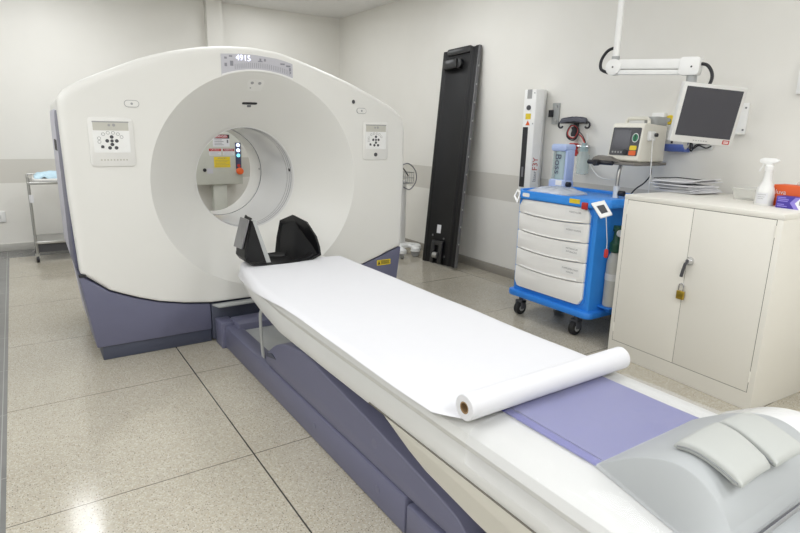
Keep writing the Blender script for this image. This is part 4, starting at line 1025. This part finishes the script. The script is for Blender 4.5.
# ------------------------------------------------------------------ control box behind the scanner
eb = thing('control_box', 'grey electrical control box with warning signs seen through the scanner bore', 'control box', (2.12, 7.45, 0))
MB().box((1.78, 7.35, .69), (2.44, 7.498, 1.62)).build('box_body', 'elec_box', eb, bevel=.008)
MB().box((2.065, 7.38, 0), (2.235, 7.498, .69)).build('pedestal', 'elec_box', eb, bevel=.004)
def sign(nm, x0, z0, x1, z1, k): return MB().box((x0, 7.347, z0), (x1, 7.351, z1)).build(nm, k, eb)
def T_(x, z): return frame((x, 7.3465, z), (1, 0, 0), (0, 0, 1))
s1 = sign('danger_sign', 2.075, 1.165, 2.285, 1.315, 'paper')
MB().box((2.075, 7.3462, 1.265), (2.285, 7.3475, 1.315)).build('sign_header', 'ink', s1)
MB().prism(rrect(2.095, 1.27, 2.265, 1.31, .02), 7.3455, 7.3465, 'y').build('sign_oval', 'sign_red', s1)
MB().text('DANGER', frame((2.18, 7.345, 1.291), (1, 0, 0), (0, 0, 1)), .038).build('lettering', 'paper', s1)
m = MB()
for k in range(4): m.box((2.095, 7.346, 1.245 - k * .02), (2.19 + .02 * (k % 2), 7.3468, 1.251 - k * .02))
m.box((2.25, 7.346, 1.21), (2.27, 7.3468, 1.25)); m.build('small_print', 'grey_ink', s1)
for x0, x1, k in ((2.022, 2.172, 'red'), (2.196, 2.342, 'sign_red')):
    s_ = sign('caution_sign', x0, 1.055, x1, 1.14, 'paper')
    MB().box((x0, 7.3462, 1.108), (x1, 7.3475, 1.14)).build('sign_header', k, s_)
    MB().text('CAUTION' if k == 'red' else 'WARNING', frame(((x0 + x1) / 2, 7.3458, 1.124), (1, 0, 0), (0, 0, 1)), .024).build('lettering', 'paper', s_)
    m = MB()
    for q in range(3): m.box((x0 + .012, 7.346, 1.094 - q * .014), (x1 - .02 - .02 * (q % 2), 7.3468, 1.097 - q * .014))
    m.build('small_print', 'icon_light', s_)
s3 = sign('yellow_sign', 2.078, .905, 2.283, 1.038, 'yellow')
m = MB().text('ATENÇÃO', frame((2.18, 7.346, 1.018), (1, 0, 0), (0, 0, 1)), .024)
for q in range(5): m.box((2.092, 7.346, .992 - q * .018), (2.268 - .02 * (q % 3), 7.3468, .995 - q * .018))
m.build('lettering', 'grey_ink', s3)
MB().box((2.355, 7.344, .885), (2.425, 7.352, 1.215)).build('button_strip', 'navy', eb)
for z_, k in ((1.185, 'led_white'), (1.12, 'led_white'), (1.055, 'led_cyan')): MB().cyl((2.39, 7.344, z_), (2.39, 7.336, z_), .022, n=18).build('lamp_button', k, eb)
MB().cyl((2.39, 7.344, .925), (2.39, 7.336, .925), .02, n=18).build('red_button', 'red', eb)
MB().lathe([(.045, 0), (.045, .01), (.03, .02), (.038, .05), (0, .055)], (2.40, 7.35, .855), (0, -1, 0), 22).build('stop_button', 'orange', eb)
MB().cyl((1.955, 7.35, .875), (1.955, 7.34, .875), .022, n=18).build('key_lock', 'ink', eb)
MB().box((1.985, 7.347, .83), (2.06, 7.351, .895)).build('rating_plate', 'display', eb)

# ------------------------------------------------------------------ light
def area(name, loc, sx, sy, power, col=(.955, .975, 1), rot=(0, 0, 0)):
    l = bpy.data.lights.new(name, 'AREA'); l.shape = 'RECTANGLE'; l.size = sx; l.size_y = sy; l.energy = power; l.color = col
    o = bpy.data.objects.new(name, l); C.objects.link(o); o.location = loc; o.rotation_euler = rot
    return o
for x_, y_, e_ in ((-1.6, -1.2, 42), (-1.6, 1.1, 42), (-1.5, 3.4, 26), (.6, -1.3, 40), (.6, 1.5, 16), (1.3, 4.3, 16), (2.6, -1.0, 36), (2.5, 1.5, 12), (2.9, 4.4, 16), (.38, 6.25, 26), (2.8, 6.5, 12), (-1.5, 6.0, 16)):
    area('ceiling_lamp', (x_, y_, ZC - .01), .6, 1.2, e_)
w = bpy.data.worlds.new('world'); bpy.context.scene.world = w; w.use_nodes = True
w.node_tree.nodes['Background'].inputs[0].default_value = (.9, .93, 1, 1)
w.node_tree.nodes['Background'].inputs[1].default_value = .3
vs = bpy.context.scene.view_settings
vs.view_transform = 'Standard'; vs.look = 'None'; vs.exposure = 0; vs.gamma = 1; vs.use_curve_mapping = False
